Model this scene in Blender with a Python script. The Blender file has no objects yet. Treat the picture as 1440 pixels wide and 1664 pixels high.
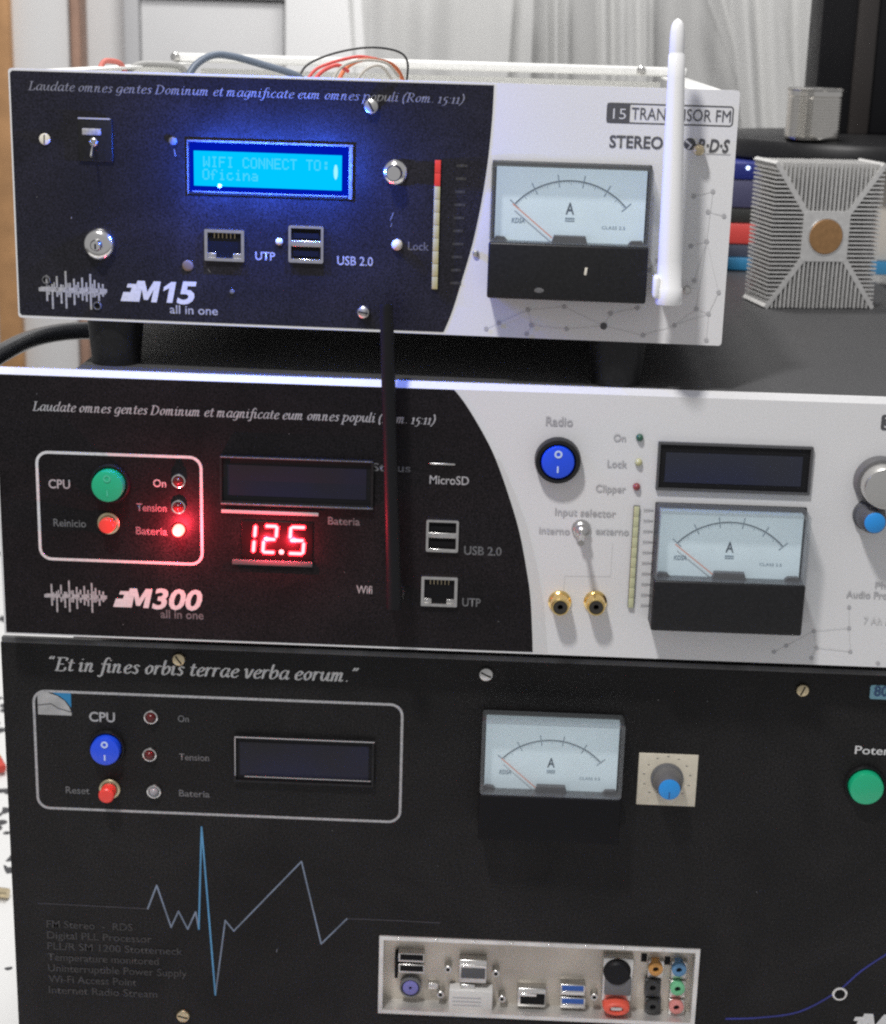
import bpy, bmesh, math, random
from mathutils import Vector, Matrix
random.seed(7)
SC = bpy.context.scene
COL = SC.collection
MM = 0.001            # everything below is authored in millimetres

# ------------------------------------------------------------------ camera
F, YAW, PITCH, ROLL = 2713.5, -0.0257, 0.2772, 0.0290
CAM = Vector((209.1, -685.6, 258.1))
_f = Vector((math.sin(YAW)*math.cos(PITCH), math.cos(YAW)*math.cos(PITCH), -math.sin(PITCH)))
_r = Vector((math.cos(YAW), -math.sin(YAW), 0))
_u = _r.cross(_f)
CR = _r*math.cos(ROLL) + _u*math.sin(ROLL)
CU = -_r*math.sin(ROLL) + _u*math.cos(ROLL)
cd = bpy.data.cameras.new('camera')
cam = bpy.data.objects.new('camera', cd)
COL.objects.link(cam)
cam.matrix_world = Matrix(((CR.x, CU.x, -_f.x, CAM.x*MM), (CR.y, CU.y, -_f.y, CAM.y*MM), (CR.z, CU.z, -_f.z, CAM.z*MM), (0, 0, 0, 1)))
cd.sensor_fit = 'HORIZONTAL'; cd.sensor_width = 36; cd.lens = 36*F/1440
cd.clip_start = 0.02; cd.clip_end = 50
cd.dof.use_dof = True; cd.dof.focus_distance = 0.70; cd.dof.aperture_fstop = 24
SC.camera = cam

# ------------------------------------------------------------------ light
wd = bpy.data.worlds.new('World'); SC.world = wd; wd.use_nodes = True
wd.node_tree.nodes['Background'].inputs[0].default_value = (0.975, 0.975, 1.0, 1)
wd.node_tree.nodes['Background'].inputs[1].default_value = 0.38
ld = bpy.data.lights.new('ceiling_lamp', 'AREA'); ld.shape = 'DISK'; ld.size = 0.11; ld.energy = 13.5
ld.color = (1.0, 0.98, 0.97)
lo = bpy.data.objects.new('ceiling_lamp', ld); COL.objects.link(lo)
lo.location = (-0.07, -0.56, 1.16)
lo.rotation_euler = (Vector((0.22, 0.0, 0.10)) - Vector(lo.location)).to_track_quat('-Z', 'Y').to_euler()
l2 = bpy.data.lights.new('background_fill', 'AREA'); l2.shape = 'DISK'; l2.size = 0.35; l2.energy = 24; l2.color = (1.0, 0.985, 0.96)  # unseen fill lamp added to brighten wall and curtain
lo2 = bpy.data.objects.new('background_fill', l2); COL.objects.link(lo2)
lo2.location = (0.10, 0.55, 1.75)
lo2.rotation_euler = (math.radians(28), 0, 0)
SC.view_settings.view_transform = 'Standard'; SC.view_settings.look = 'None'
SC.view_settings.exposure = 0.0; SC.view_settings.gamma = 1.0
SC.cycles.use_denoising = False
SC.cycles.filter_width = 2.3
SC.cycles.sample_clamp_indirect = 1.5
SC.cycles.max_bounces = 8
SC.cycles.transparent_max_bounces = 24

# ------------------------------------------------------------------ helpers
def ray(px, py):
    return (_f*F + CR*(px-720) - CU*(py-832))

def WP(px, py, Y):
    d = ray(px, py); t = (Y-CAM.y)/d.y
    return CAM + d*t

def WZ(px, py, Z):
    d = ray(px, py); t = (Z-CAM.z)/d.z
    return CAM + d*t

class Unit:
    def __init__(s, name, o, yaw=0.0):
        s.o = Vector(o); s.yaw = yaw
        s.root = bpy.data.objects.new(name, None); COL.objects.link(s.root)
        s.root.location = s.o*MM; s.root.rotation_euler = (0, 0, yaw)
        s.root.empty_display_size = 0.02
        m = Matrix.Rotation(-yaw, 3, 'Z')
        s.c = m @ (CAM - s.o); s.m = m
    def P(s, px, py, proud=0.0):
        d = s.m @ ray(px, py); t = (-proud - s.c.y)/d.y
        return s.c + d*t

def tag(o, label, cat, group=None):
    o['label'] = label; o['category'] = cat
    if group: o['group'] = group
    return o

def finish(bm, smooth=False, ang=35):
    bmesh.ops.recalc_face_normals(bm, faces=bm.faces)
    if smooth:
        a = math.radians(ang)
        for f in bm.faces: f.smooth = True
        for e in bm.edges:
            if len(e.link_faces) == 2 and e.calc_face_angle(0) > a: e.smooth = False
    for v in bm.verts: v.co *= MM
    me = bpy.data.meshes.new('m'); bm.to_mesh(me); bm.free()
    return me

def mk(name, me, mat, parent=None, loc=(0, 0, 0), rot=None):
    o = bpy.data.objects.new(name, me); COL.objects.link(o)
    me.name = name
    if mat is not None and not me.materials: me.materials.append(mat)
    o.location = Vector(loc)*MM
    if rot: o.rotation_euler = rot
    if parent is not None: o.parent = parent
    return o

def lathe(prof, n=32, smooth=True, sx=1.0, sz=1.0, cap=True):
    """profile of (radius, distance towards the viewer), axis along -y"""
    bm = bmesh.new(); rings = []
    for r, d in prof:
        if r < 1e-6: rings.append([bm.verts.new((0, -d, 0))])
        else: rings.append([bm.verts.new((r*sx*math.cos(2*math.pi*i/n), -d, r*sz*math.sin(2*math.pi*i/n))) for i in range(n)])
    for a, b in zip(rings, rings[1:]):
        for i in range(n):
            j = (i+1) % n
            if len(a) == 1 and len(b) == 1: continue
            if len(a) == 1: bm.faces.new((a[0], b[i], b[j]))
            elif len(b) == 1: bm.faces.new((a[i], b[0], a[j]))
            else: bm.faces.new((a[i], b[i], b[j], a[j]))
    if cap and len(rings[-1]) > 1: bm.faces.new(rings[-1])
    return finish(bm, smooth)

def box(x0, x1, y0, y1, z0, z1, bev=0.0, seg=2):
    bm = bmesh.new()
    v = [bm.verts.new((x, y, z)) for x in (x0, x1) for y in (y0, y1) for z in (z0, z1)]
    for q in ((0, 1, 3, 2), (4, 6, 7, 5), (0, 4, 5, 1), (2, 3, 7, 6), (0, 2, 6, 4), (1, 5, 7, 3)):
        bm.faces.new([v[i] for i in q])
    bmesh.ops.recalc_face_normals(bm, faces=bm.faces)
    if bev: bmesh.ops.bevel(bm, geom=list(bm.edges), offset=bev, segments=seg, affect='EDGES', profile=0.5)
    return finish(bm, bool(bev), 50)

def prism(pts, y0, y1, bev=0.0):
    """polygon in x,z extruded from y0 (back) to y1 (front)"""
    bm = bmesh.new()
    a = [bm.verts.new((x, y1, z)) for x, z in pts]; b = [bm.verts.new((x, y0, z)) for x, z in pts]
    f = bm.faces.new(a); bm.faces.new(b[::-1]); n = len(pts)
    for i in range(n): bm.faces.new((a[i], b[i], b[(i+1) % n], a[(i+1) % n]))
    bmesh.ops.recalc_face_normals(bm, faces=bm.faces)
    if bev: bmesh.ops.bevel(bm, geom=list(f.edges), offset=bev, segments=2, affect='EDGES', profile=0.5)
    bmesh.ops.triangulate(bm, faces=[f for f in bm.faces if len(f.verts) > 4])
    return finish(bm)

def rrect(x0, x1, z0, z1, r, n=6):
    out = []
    for cx, cz, a0 in ((x1-r, z1-r, 0), (x0+r, z1-r, 90), (x0+r, z0+r, 180), (x1-r, z0+r, 270)):
        for i in range(n+1):
            a = math.radians(a0 + 90*i/n); out.append((cx+r*math.cos(a), cz+r*math.sin(a)))
    return out

def loopring(outer, inner, y0, y1):
    bm = bmesh.new(); n = len(outer)
    L = [[bm.verts.new((x, y, z)) for x, z in p] for p, y in ((outer, y0), (outer, y1), (inner, y1), (inner, y0))]
    for k in range(4):
        A, B = L[k], L[(k+1) % 4]
        for i in range(n): bm.faces.new((A[i], B[i], B[(i+1) % n], A[(i+1) % n]))
    return finish(bm)

def frame(x0, x1, z0, z1, r, t, y0, y1):
    return loopring(rrect(x0, x1, z0, z1, r), rrect(x0+t, x1-t, z0+t, z1-t, max(r-t, 0.05)), y0, y1)

def spline(pts, k=8):
    pts = [Vector(p) for p in pts]
    if len(pts) < 3: return pts
    q = [pts[0]*2-pts[1]] + pts + [pts[-1]*2-pts[-2]]; out = []
    for i in range(1, len(q)-2):
        a, b, c, d = q[i-1:i+3]
        for j in range(k):
            t = j/k
            out.append(0.5*((2*b)+(c-a)*t+(2*a-5*b+4*c-d)*t*t+(3*b-a-3*c+d)*t**3))
    out.append(pts[-1])
    return out

def tube(pts, r, n=10, smooth=True, k=8):
    P = spline(pts, k) if smooth else [Vector(p) for p in pts]
    bm = bmesh.new(); rings = []; up = Vector((0.3, 0.2, 0.9))
    for i, p in enumerate(P):
        t = (P[min(i+1, len(P)-1)]-P[max(i-1, 0)]).normalized()
        a = t.cross(up).normalized(); b = a.cross(t); up = b
        rr = r(i/(len(P)-1)) if callable(r) else r
        rings.append([bm.verts.new(p+(a*math.cos(2*math.pi*j/n)+b*math.sin(2*math.pi*j/n))*rr) for j in range(n)])
    for A, B in zip(rings, rings[1:]):
        for j in range(n): bm.faces.new((A[j], A[(j+1) % n], B[(j+1) % n], B[j]))
    bm.faces.new(rings[0]); bm.faces.new(rings[-1])
    return finish(bm, True, 60)

def strip(pts, w, y, t=0.05):
    """flat printed polyline in x,z of width w"""
    bm = bmesh.new()
    for k, (a, b) in enumerate(zip(pts, pts[1:])):
        d = Vector((b[0]-a[0], b[1]-a[1])); L = d.length
        if L < 1e-6: continue
        d /= L; n = Vector((-d.y, d.x))*w/2; e = d*w*0.3
        yy = y - 0.004*(k % 6)
        q = [bm.verts.new((p[0]+s*n.x+g*e.x, yy, p[1]+s*n.y+g*e.y)) for p, s, g in ((a, 1, -1), (a, -1, -1), (b, -1, 1), (b, 1, 1))]
        bm.faces.new(q)
    return finish(bm)

# ------------------------------------------------------------------ materials
def M(name, col, rough=0.5, metal=0.0, spec=0.5, var=0.0, vs=400.0, bump=0.0, bs=900.0, emit=None, es=1.0, coat=0.0, col2=None, vdet=4.0, rv=0.2, smudge=0.0, glow=False):
    m = bpy.data.materials.new(name); m.use_nodes = True
    nt = m.node_tree; b = nt.nodes['Principled BSDF']
    b.inputs['Base Color'].default_value = (*col, 1); b.inputs['Roughness'].default_value = rough
    b.inputs['Metallic'].default_value = metal; b.inputs['Specular IOR Level'].default_value = spec
    if coat: b.inputs['Coat Weight'].default_value = coat; b.inputs['Coat Roughness'].default_value = 0.1
    tc = nt.nodes.new('ShaderNodeTexCoord')
    if var or col2:
        nz = nt.nodes.new('ShaderNodeTexNoise'); nz.inputs['Scale'].default_value = vs; nz.inputs['Detail'].default_value = vdet
        nt.links.new(tc.outputs['Object'], nz.inputs['Vector'])
        rp = nt.nodes.new('ShaderNodeValToRGB')
        rp.color_ramp.elements[0].position = 0.32; rp.color_ramp.elements[1].position = 0.68
        c1 = [max(0, c*(1-var)) for c in col]; c2 = list(col2) if col2 else [c*(1+var) for c in col]
        rp.color_ramp.elements[0].color = (*c1, 1); rp.color_ramp.elements[1].color = (*c2, 1)
        nt.links.new(nz.outputs['Fac'], rp.inputs['Fac']); nt.links.new(rp.outputs['Color'], b.inputs['Base Color'])
        if smudge:      # dusty, wiped patches
            ns = nt.nodes.new('ShaderNodeTexNoise'); ns.inputs['Scale'].default_value = 21.0; ns.inputs['Detail'].default_value = 6.0; ns.inputs['Distortion'].default_value = 1.2
            nt.links.new(tc.outputs['Object'], ns.inputs['Vector'])
            ms = nt.nodes.new('ShaderNodeMapRange'); ms.inputs['From Min'].default_value = .3; ms.inputs['From Max'].default_value = .75; ms.inputs['To Min'].default_value = 1-smudge*.5; ms.inputs['To Max'].default_value = 1+smudge*1.4
            nt.links.new(ns.outputs['Fac'], ms.inputs['Value'])
            mm = nt.nodes.new('ShaderNodeVectorMath'); mm.operation = 'SCALE'
            nt.links.new(rp.outputs['Color'], mm.inputs[0]); nt.links.new(ms.outputs['Result'], mm.inputs['Scale']); nt.links.new(mm.outputs[0], b.inputs['Base Color'])
    # every surface: slightly uneven gloss
    n2 = nt.nodes.new('ShaderNodeTexNoise'); n2.inputs['Scale'].default_value = 45.0; n2.inputs['Detail'].default_value = 5.0
    nt.links.new(tc.outputs['Object'], n2.inputs['Vector'])
    mr = nt.nodes.new('ShaderNodeMapRange'); mr.inputs['To Min'].default_value = max(0.02, rough*(1-rv)); mr.inputs['To Max'].default_value = min(1, rough*(1+rv))
    nt.links.new(n2.outputs['Fac'], mr.inputs['Value']); nt.links.new(mr.outputs['Result'], b.inputs['Roughness'])
    if bump:
        n3 = nt.nodes.new('ShaderNodeTexNoise'); n3.inputs['Scale'].default_value = bs; n3.inputs['Detail'].default_value = 3.0
        nt.links.new(tc.outputs['Object'], n3.inputs['Vector'])
        bp = nt.nodes.new('ShaderNodeBump'); bp.inputs['Strength'].default_value = bump; bp.inputs['Distance'].default_value = 0.0002
        nt.links.new(n3.outputs['Fac'], bp.inputs['Height']); nt.links.new(bp.outputs['Normal'], b.inputs['Normal'])
    if emit:
        b.inputs['Emission Color'].default_value = (*emit, 1); b.inputs['Emission Strength'].default_value = es
        if glow:        # a pure light giver, no surface gloss
            em = nt.nodes.new('ShaderNodeEmission'); em.inputs[0].default_value = (*emit, 1); em.inputs[1].default_value = es
            nt.links.new(em.outputs[0], nt.nodes['Material Output'].inputs[0])
    return m

def clear(name, tint, fac_dif=0.0, dif=(0.6, 0.6, 0.6), gloss=0.05):
    """clear plastic: transparent with a fresnel gloss and a little body colour"""
    m = bpy.data.materials.new(name); m.use_nodes = True; nt = m.node_tree
    for n in list(nt.nodes):
        if n.type == 'BSDF_PRINCIPLED': nt.nodes.remove(n)
    out = nt.nodes['Material Output']
    tr = nt.nodes.new('ShaderNodeBsdfTransparent'); tr.inputs[0].default_value = (*tint, 1)
    gl = nt.nodes.new('ShaderNodeBsdfGlossy'); gl.inputs['Roughness'].default_value = 0.06
    df = nt.nodes.new('ShaderNodeBsdfDiffuse'); df.inputs[0].default_value = (*dif, 1)
    m1 = nt.nodes.new('ShaderNodeMixShader'); m1.inputs[0].default_value = fac_dif
    nt.links.new(tr.outputs[0], m1.inputs[1]); nt.links.new(df.outputs[0], m1.inputs[2])
    m2 = nt.nodes.new('ShaderNodeMixShader'); m2.inputs[0].default_value = gloss
    nt.links.new(m1.outputs[0], m2.inputs[1]); nt.links.new(gl.outputs[0], m2.inputs[2])
    nt.links.new(m2.outputs[0], out.inputs[0])
    return m

WHITE = M('white_paint', (0.68, 0.68, 0.685), 0.45, spec=0.4, var=0.05, vs=1500, bump=0.15)
STEEL_W = M('white_steel', (0.78, 0.78, 0.76), 0.4, spec=0.5, var=0.04, vs=300)
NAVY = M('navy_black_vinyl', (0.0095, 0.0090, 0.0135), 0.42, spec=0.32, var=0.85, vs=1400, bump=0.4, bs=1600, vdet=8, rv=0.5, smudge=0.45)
BLACK = M('black_vinyl', (0.0075, 0.0062, 0.007), 0.42, spec=0.20, var=0.9, vs=1400, bump=0.4, bs=1600, vdet=8, rv=0.5, smudge=0.45)
BLACK3 = M('black_powder_paint', (0.0085, 0.008, 0.008), 0.50, spec=0.22, var=0.95, vs=1200, bump=0.6, bs=1500, vdet=8, rv=0.5, smudge=0.45)
CHASSIS = M('black_chassis', (0.052, 0.052, 0.054), 0.55, spec=0.4, var=0.25, vs=900, bump=0.3)
GREYEDGE = M('dark_bare_edge', (0.06, 0.06, 0.062), 0.4, spec=0.5, var=0.5, vs=60)
PLASTIC = M('black_plastic', (0.010, 0.010, 0.011), 0.4, spec=0.35, var=0.3, vs=700)
MATTEBLK = M('matte_black_plastic', (0.008, 0.008, 0.0095), 0.5, spec=0.22)
HOLE = M('dark_hollow', (0.004, 0.004, 0.005), 0.6, spec=0.2)
INK_G = M('grey_print', (0.36, 0.36, 0.37), 0.5, spec=0.3, var=0.25, vs=900)
INK_T = M('faded_grey_print', (0.20, 0.20, 0.21), 0.5, spec=0.3, var=0.3, vs=900)
INK_W = M('white_print', (0.62, 0.62, 0.62), 0.5, spec=0.3, var=0.12, vs=900)
INK_DIM = M('dim_grey_print', (0.045, 0.044, 0.045), 0.5, spec=0.3, var=0.4, vs=700)
INK_DIM2 = M('dim_label_print', (0.13, 0.13, 0.135), 0.5, spec=0.3, var=0.3, vs=700)
INK_K = M('dark_grey_print', (0.085, 0.085, 0.09), 0.5, spec=0.3)
INK_L = M('pale_grey_print', (0.40, 0.40, 0.41), 0.5, spec=0.3)
INK_LL = M('very_pale_grey_print', (0.58, 0.58, 0.58), 0.5, spec=0.3)
BANDM = M('light_grey_band', (0.60, 0.60, 0.595), 0.45, spec=0.4, var=0.04, vs=1500)
CHROME = M('chrome', (0.80, 0.79, 0.77), 0.16, 1.0)
NICKEL = M('nickel', (0.62, 0.61, 0.59), 0.3, 1.0, var=0.1, vs=300)
BRASS = M('dull_brass', (0.62, 0.52, 0.34), 0.34, 1.0, var=0.15, vs=400)
GOLD = M('gold_plate', (0.90, 0.66, 0.26), 0.2, 1.0)
COPPER = M('copper_core', (0.36, 0.20, 0.085), 0.5, 0.35, var=0.12, vs=400)
ALU = M('cast_aluminium', (0.66, 0.655, 0.64), 0.42, 0.45, var=0.08, vs=300)
TIN = M('turned_tin', (0.70, 0.68, 0.64), 0.10, 1.0)
IOM = M('galvanised_shield', (0.72, 0.71, 0.69), 0.32, 0.7, var=0.12, vs=90)
IOBACK = M('dull_shield_plate', (0.52, 0.475, 0.41), 0.36, 0.6, var=0.25, vs=28, vdet=2)
PLATE = M('meter_dial_paper', (0.76, 0.90, 0.95), 0.6, spec=0.3, var=0.03, vs=60)
DIAL_INK = M('dial_ink', (0.07, 0.10, 0.13), 0.5)
DIAL_INK2 = M('pale_dial_ink', (0.26, 0.34, 0.40), 0.5)
NEEDLE = M('orange_needle', (0.72, 0.36, 0.28), 0.5)
GLASS = clear('clear_cover', (0.99, 0.995, 1.0), 0, (.6, .6, .6), 0.06)
RIM = clear('clear_cover_rim', (0.93, 0.95, 0.96), 0.16, (0.30, 0.32, 0.33), 0.10)
LCDGLASS = clear('display_window', (0.9, 0.9, 0.92))
LCD_ON = M('lit_cyan_screen', (0.0, 0.0, 0.0), 0.4, spec=0.1, emit=(0.0, 0.50, 1.0), es=1.15, glow=True)
LCD_TXT = M('lit_screen_characters', (0.0, 0.0, 0.0), 0.4, spec=0.1, emit=(0.09, 0.72, 0.92), es=0.95, glow=True)
LCD_HOT = M('lit_backlight_edge', (0.0, 0.02, 0.05), 0.4, emit=(0.35, 0.85, 1.0), es=1.1, glow=True)
LCD_OFF = M('unlit_display', (0.010, 0.009, 0.012), 0.3, spec=0.4, col2=(0.008, 0.009, 0.034), vs=32, vdet=1)
LCD_OFF2 = M('unlit_blue_display', (0.022, 0.024, 0.030), 0.25, spec=0.5, col2=(0.010, 0.014, 0.048), vs=22, vdet=1)
SEG = M('lit_red_segment', (0.3, 0.02, 0.02), 0.4, emit=(1.0, 0.03, 0.07), es=1.6)
SEGC = M('lit_segment_core', (0.3, 0.02, 0.02), 0.4, emit=(1.0, 0.62, 0.66), es=1.5)
LEDR = M('lit_red_led', (0.4, 0.02, 0.02), 0.3, emit=(1.0, 0.06, 0.05), es=16)
LEDHOT = M('lit_red_led_core', (0.4, 0.02, 0.02), 0.3, emit=(1.0, 0.75, 0.72), es=6)
SEGBACK = M('red_tinted_window', (0.010, 0.003, 0.004), 0.4, spec=0.2)
LED_DR = M('dark_red_led', (0.10, 0.008, 0.008), 0.2)
LED_CLR = M('clear_led', (0.30, 0.30, 0.32), 0.15)
LED_WH = M('milky_led', (0.72, 0.68, 0.58), 0.3)
LED_GN = M('dark_green_led', (0.03, 0.10, 0.06), 0.25)
LED_YE = M('yellow_led', (0.50, 0.48, 0.26), 0.25)
LED_RD = M('dull_red_led', (0.24, 0.05, 0.05), 0.25)
GREENB = M('green_button', (0.010, 0.42, 0.20), 0.3, coat=0.2)
BLUEB = M('blue_button', (0.012, 0.075, 0.78), 0.3, coat=0.2)
REDB = M('red_button', (0.80, 0.06, 0.045), 0.35)
MARKB = M('pale_blue_mark', (0.55, 0.68, 0.95), 0.4)
CYANCAP = M('sky_blue_cap', (0.02, 0.27, 0.70), 0.4)
KNOBG = M('grey_knob', (0.075, 0.076, 0.08), 0.45)
KNOBG3 = M('mid_grey_knob', (0.13, 0.13, 0.135), 0.4)
SATIN = M('satin_aluminium', (0.70, 0.69, 0.66), 0.3, 1.0)
BAR_W = M('cream_bar_segment', (0.47, 0.43, 0.22), 0.5)
BAR_R = M('red_bar_segment', (0.75, 0.05, 0.045), 0.45)
BAR_Y = M('yellow_green_bar', (0.52, 0.53, 0.33), 0.5)
WHITEP = M('white_plastic', (0.84, 0.84, 0.84), 0.38, spec=0.5)
CREAM = M('cream_plate', (0.62, 0.57, 0.46), 0.5, var=0.06, vs=300)
LBLUE = M('pale_blue_label', (0.20, 0.42, 0.52), 0.5)
DBLUE = M('dark_blue_print', (0.03, 0.08, 0.20), 0.5)
ARCB = M('faint_blue_print', (0.020, 0.026, 0.20), 0.5, var=0.4, vs=60)
ECG_G = M('grey_blue_print', (0.16, 0.20, 0.27), 0.5, var=0.25, vs=80)
ECG_B = M('blue_print', (0.08, 0.26, 0.46), 0.5, var=0.2, vs=80)
ECG_D = M('faded_print', (0.038, 0.036, 0.045), 0.5, var=0.3, vs=80)
STICK_G = M('silver_sticker', (0.42, 0.42, 0.42), 0.35, 0.3, var=0.3, vs=70)
STICK_B = M('blue_sticker', (0.02, 0.20, 0.42), 0.35)
WOOD = M('orange_wood', (0.46, 0.25, 0.11), 0.45, var=0.15, vs=30)
WOOD2 = M('pale_brown_wood', (0.36, 0.22, 0.16), 0.5, var=0.15, vs=30)

# ------------------------------------------------------------------ lettering
def _text_mesh(s, off=0.0, shear=0.0):
    c = bpy.data.curves.new('t', 'FONT'); c.body = s; c.size = 1.0; c.offset = off; c.shear = shear
    c.resolution_u = 3; c.fill_mode = 'FRONT'
    o = bpy.data.objects.new('t', c); COL.objects.link(o)
    bpy.context.view_layer.update()
    me = bpy.data.meshes.new_from_object(o.evaluated_get(bpy.context.evaluated_depsgraph_get()))
    bpy.data.objects.remove(o); bpy.data.curves.remove(c)
    return me
_h = _text_mesh('H'); CAPH = max(v.co.y for v in _h.vertices); bpy.data.meshes.remove(_h)

def text_at(s, x, z, w, cap, y, mat, parent, off=0.012, shear=0.0, name='lettering'):
    me = _text_mesh(s, off, shear)
    x0 = min(v.co.x for v in me.vertices); x1 = max(v.co.x for v in me.vertices)
    kx = w/(x1-x0); kz = cap/CAPH
    for v in me.vertices: v.co = Vector(((v.co.x-x0)*kx, 0, v.co.y*kz))*MM
    me.flip_normals() if me.polygons and me.polygons[0].normal.y > 0 else None
    return mk(name, me, mat, parent, (x, y, z))

SL = 0.037
def text(u, s, xl, xr, yb, cap, mat, off=0.012, shear=0.0, proud=0.32, parent=None, name='lettering'):
    a = u.P(xl, yb, proud); b = u.P(xr, yb+SL*(xr-xl), proud); c = u.P(xl, yb-cap, proud)
    return text_at(s, a.x, a.z, b.x-a.x, c.z-a.z, -proud, mat, parent or u.root, off, shear, name)

_bowl = [(.80, .93), (.45, 1), (.12, .55), (.22, .04), (.52, .12), (.76, .55), (.84, 1)]
GL = {
 'a': (1.0, [_bowl, [(.84, 1), (.74, .3), (.82, .02), (1.0, .15)]]),
 'd': (1.02, [_bowl, [(.97, 1.65), (.84, .9), (.75, .3), (.83, .02), (1.0, .15)]]),
 'u': (1.02, [[(0, .85), (.17, 1), (.12, .35), (.3, .02), (.58, .3), (.77, .98)], [(.80, 1), (.72, .25), (.82, .02), (1.0, .15)]]),
 't': (.62, [[(.33, 1.35), (.22, .3), (.32, .02), (.58, .15)], [(.03, .97), (.6, .97)]]),
 'e': (.82, [[(.15, .48), (.5, .55), (.72, .8), (.5, 1), (.15, .62), (.2, .1), (.45, 0), (.76, .2)]]),
 'o': (.88, [[(.45, 1), (.12, .6), (.28, .02), (.68, .35), (.68, .88), (.45, 1)]]),
 'm': (1.42, [[(0, .85), (.17, 1), (.12, .5), (.08, 0)], [(.12, .55), (.42, 1), (.56, .85), (.48, 0)], [(.52, .55), (.84, 1), (.98, .85), (.90, .12), (1.05, .03), (1.2, .15)]]),
 'n': (1.02, [[(0, .85), (.17, 1), (.12, .5), (.08, 0)], [(.12, .55), (.45, 1), (.62, .85), (.54, .12), (.7, .03), (.85, .15)]]),
 's': (.72, [[(.62, .85), (.42, 1), (.18, .8), (.5, .38), (.36, 0), (.05, .15)]]),
 'g': (.98, [_bowl, [(.84, 1), (.74, .05), (.5, -.45), (.1, -.36)]]),
 'D': (1.35, [[(.30, 1.5), (.16, 0)], [(.05, 1.5), (.65, 1.5), (1.12, 1.05), (1.0, .35), (.55, .02), (-.05, 0)]]),
 'L': (1.05, [[(.36, 1.5), (.22, .03)], [(.0, .02), (.8, .03), (.95, .4)], [(.12, 1.5), (.58, 1.5)]]),
 'i': (.50, [[(.0, .86), (.17, 1), (.12, .15), (.24, .02), (.42, .15)], [(.22, 1.38), (.26, 1.44)]]),
 'f': (.62, [[(.82, 1.58), (.58, 1.68), (.38, 1.2), (.22, -.2), (.02, -.5), (-.15, -.38)], [(.05, .97), (.65, .97)]]),
 'c': (.80, [[(.7, .85), (.5, 1), (.12, .6), (.2, .08), (.45, 0), (.74, .2)]]),
 'p': (1.0, [[(.05, .88), (.2, 1), (.06, -.5)], [(.15, .55), (.48, 1), (.84, .8), (.74, .25), (.42, 0), (.12, .15)], [(-.1, -.5), (.28, -.5)]]),
 'l': (.48, [[(.22, 1.65), (.1, .15), (.2, .02), (.4, .15)]]),
 '(': (.55, [[(.55, 1.65), (.16, 1.0), (.1, .3), (.26, -.35)]]),
 ')': (.55, [[(.15, 1.65), (.38, 1.0), (.3, .3), (-.08, -.35)]]),
 'R': (1.2, [[(.30, 1.5), (.16, 0)], [(.05, 1.5), (.66, 1.5), (.92, 1.15), (.64, .78), (.22, .74)], [(.52, .74), (.74, .3), (1.05, .0)], [(-.02, 0), (.38, 0)]]),
 '.': (.38, [[(.10, .05), (.16, .09)]]), ':': (.42, [[(.10, .05), (.16, .09)], [(.18, .85), (.24, .89)]]),
 '1': (.58, [[(.08, .85), (.27, 1), (.2, 0)], [(.0, 0), (.4, 0)]]),
 '5': (.76, [[(.70, 1.02), (.3, 1.0), (.2, .52), (.52, .48), (.55, 0), (.3, -.38), (.05, -.38)]]),
 'E': (1.15, [[(.34, 1.5), (.18, 0)], [(.08, 1.5), (1.0, 1.5), (1.0, 1.2)], [(.22, .78), (.76, .78)], [(0, .02), (.85, .02), (1.0, .4)]]),
 'r': (.68, [[(0, .85), (.17, 1), (.12, .5), (.08, 0)], [(.12, .55), (.38, .98), (.64, .93)]]),
 'b': (.90, [[(.22, 1.65), (.1, .3), (.3, .0), (.7, .3), (.74, .8), (.52, 1), (.14, .55)]]),
 'v': (.84, [[(0, .9), (.14, 1), (.3, .02), (.52, .25), (.78, 1)]]),
 '“': (.72, [[(.22, 1.62), (.1, 1.40), (.18, 1.34)], [(.5, 1.62), (.38, 1.40), (.46, 1.34)]]),
 '”': (.72, [[(.24, 1.60), (.26, 1.5), (.12, 1.3)], [(.52, 1.60), (.54, 1.5), (.40, 1.3)]]),
 ' ': (.42, []),
}
def script_text(u, s, xl, xr, yb, slope, cap, mat, nib=0.2, hair=0.05, proud=0.32, track=0.06):
    """broad-nib italic lettering"""
    bm = bmesh.new(); x = 0.0; shear = 0.16; na = math.radians(8); quads = []
    nv = Vector((math.cos(na), math.sin(na)))*nib/2
    for ch in s:
        adv, strokes = GL[ch]
        for st in strokes:
            pts = [Vector((p.x+x+shear*p.y, p.y)) for p in spline([(a, b, 0) for a, b in st], 5)]
            for a, b in zip(pts, pts[1:]):
                quads.append((a-nv, a+nv, b+nv, b-nv))
                d = b-a
                if d.length > 1e-5:
                    d.normalize(); n = Vector((-d.y, d.x))*hair; quads.append((a-n-d*hair*.5, a+n-d*hair*.5, b+n+d*hair*.5, b-n+d*hair*.5))
        x += adv+track
    W = x-track
    a = u.P(xl, yb, proud); b = u.P(xr, yb+slope*(xr-xl), proud); c = u.P(xl, yb-cap, proud)
    kx = (b.x-a.x)/W; kz = (c.z-a.z)/1.5
    for i, q in enumerate(quads):
        if abs((q[1]-q[0]).cross(q[2]-q[0])) + abs((q[2]-q[0]).cross(q[3]-q[0])) < 1e-6: continue
        bm.faces.new([bm.verts.new((p.x*kx, -0.004*(i % 9), p.y*kz)) for p in q])
    bm.normal_update()
    for f in bm.faces:
        if f.normal.y > 0: f.normal_flip()
    for v in bm.verts: v.co *= MM
    me = bpy.data.meshes.new('m'); bm.to_mesh(me); bm.free()
    return mk('lettering', me, mat, u.root, (a.x, -proud, a.z))

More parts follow.
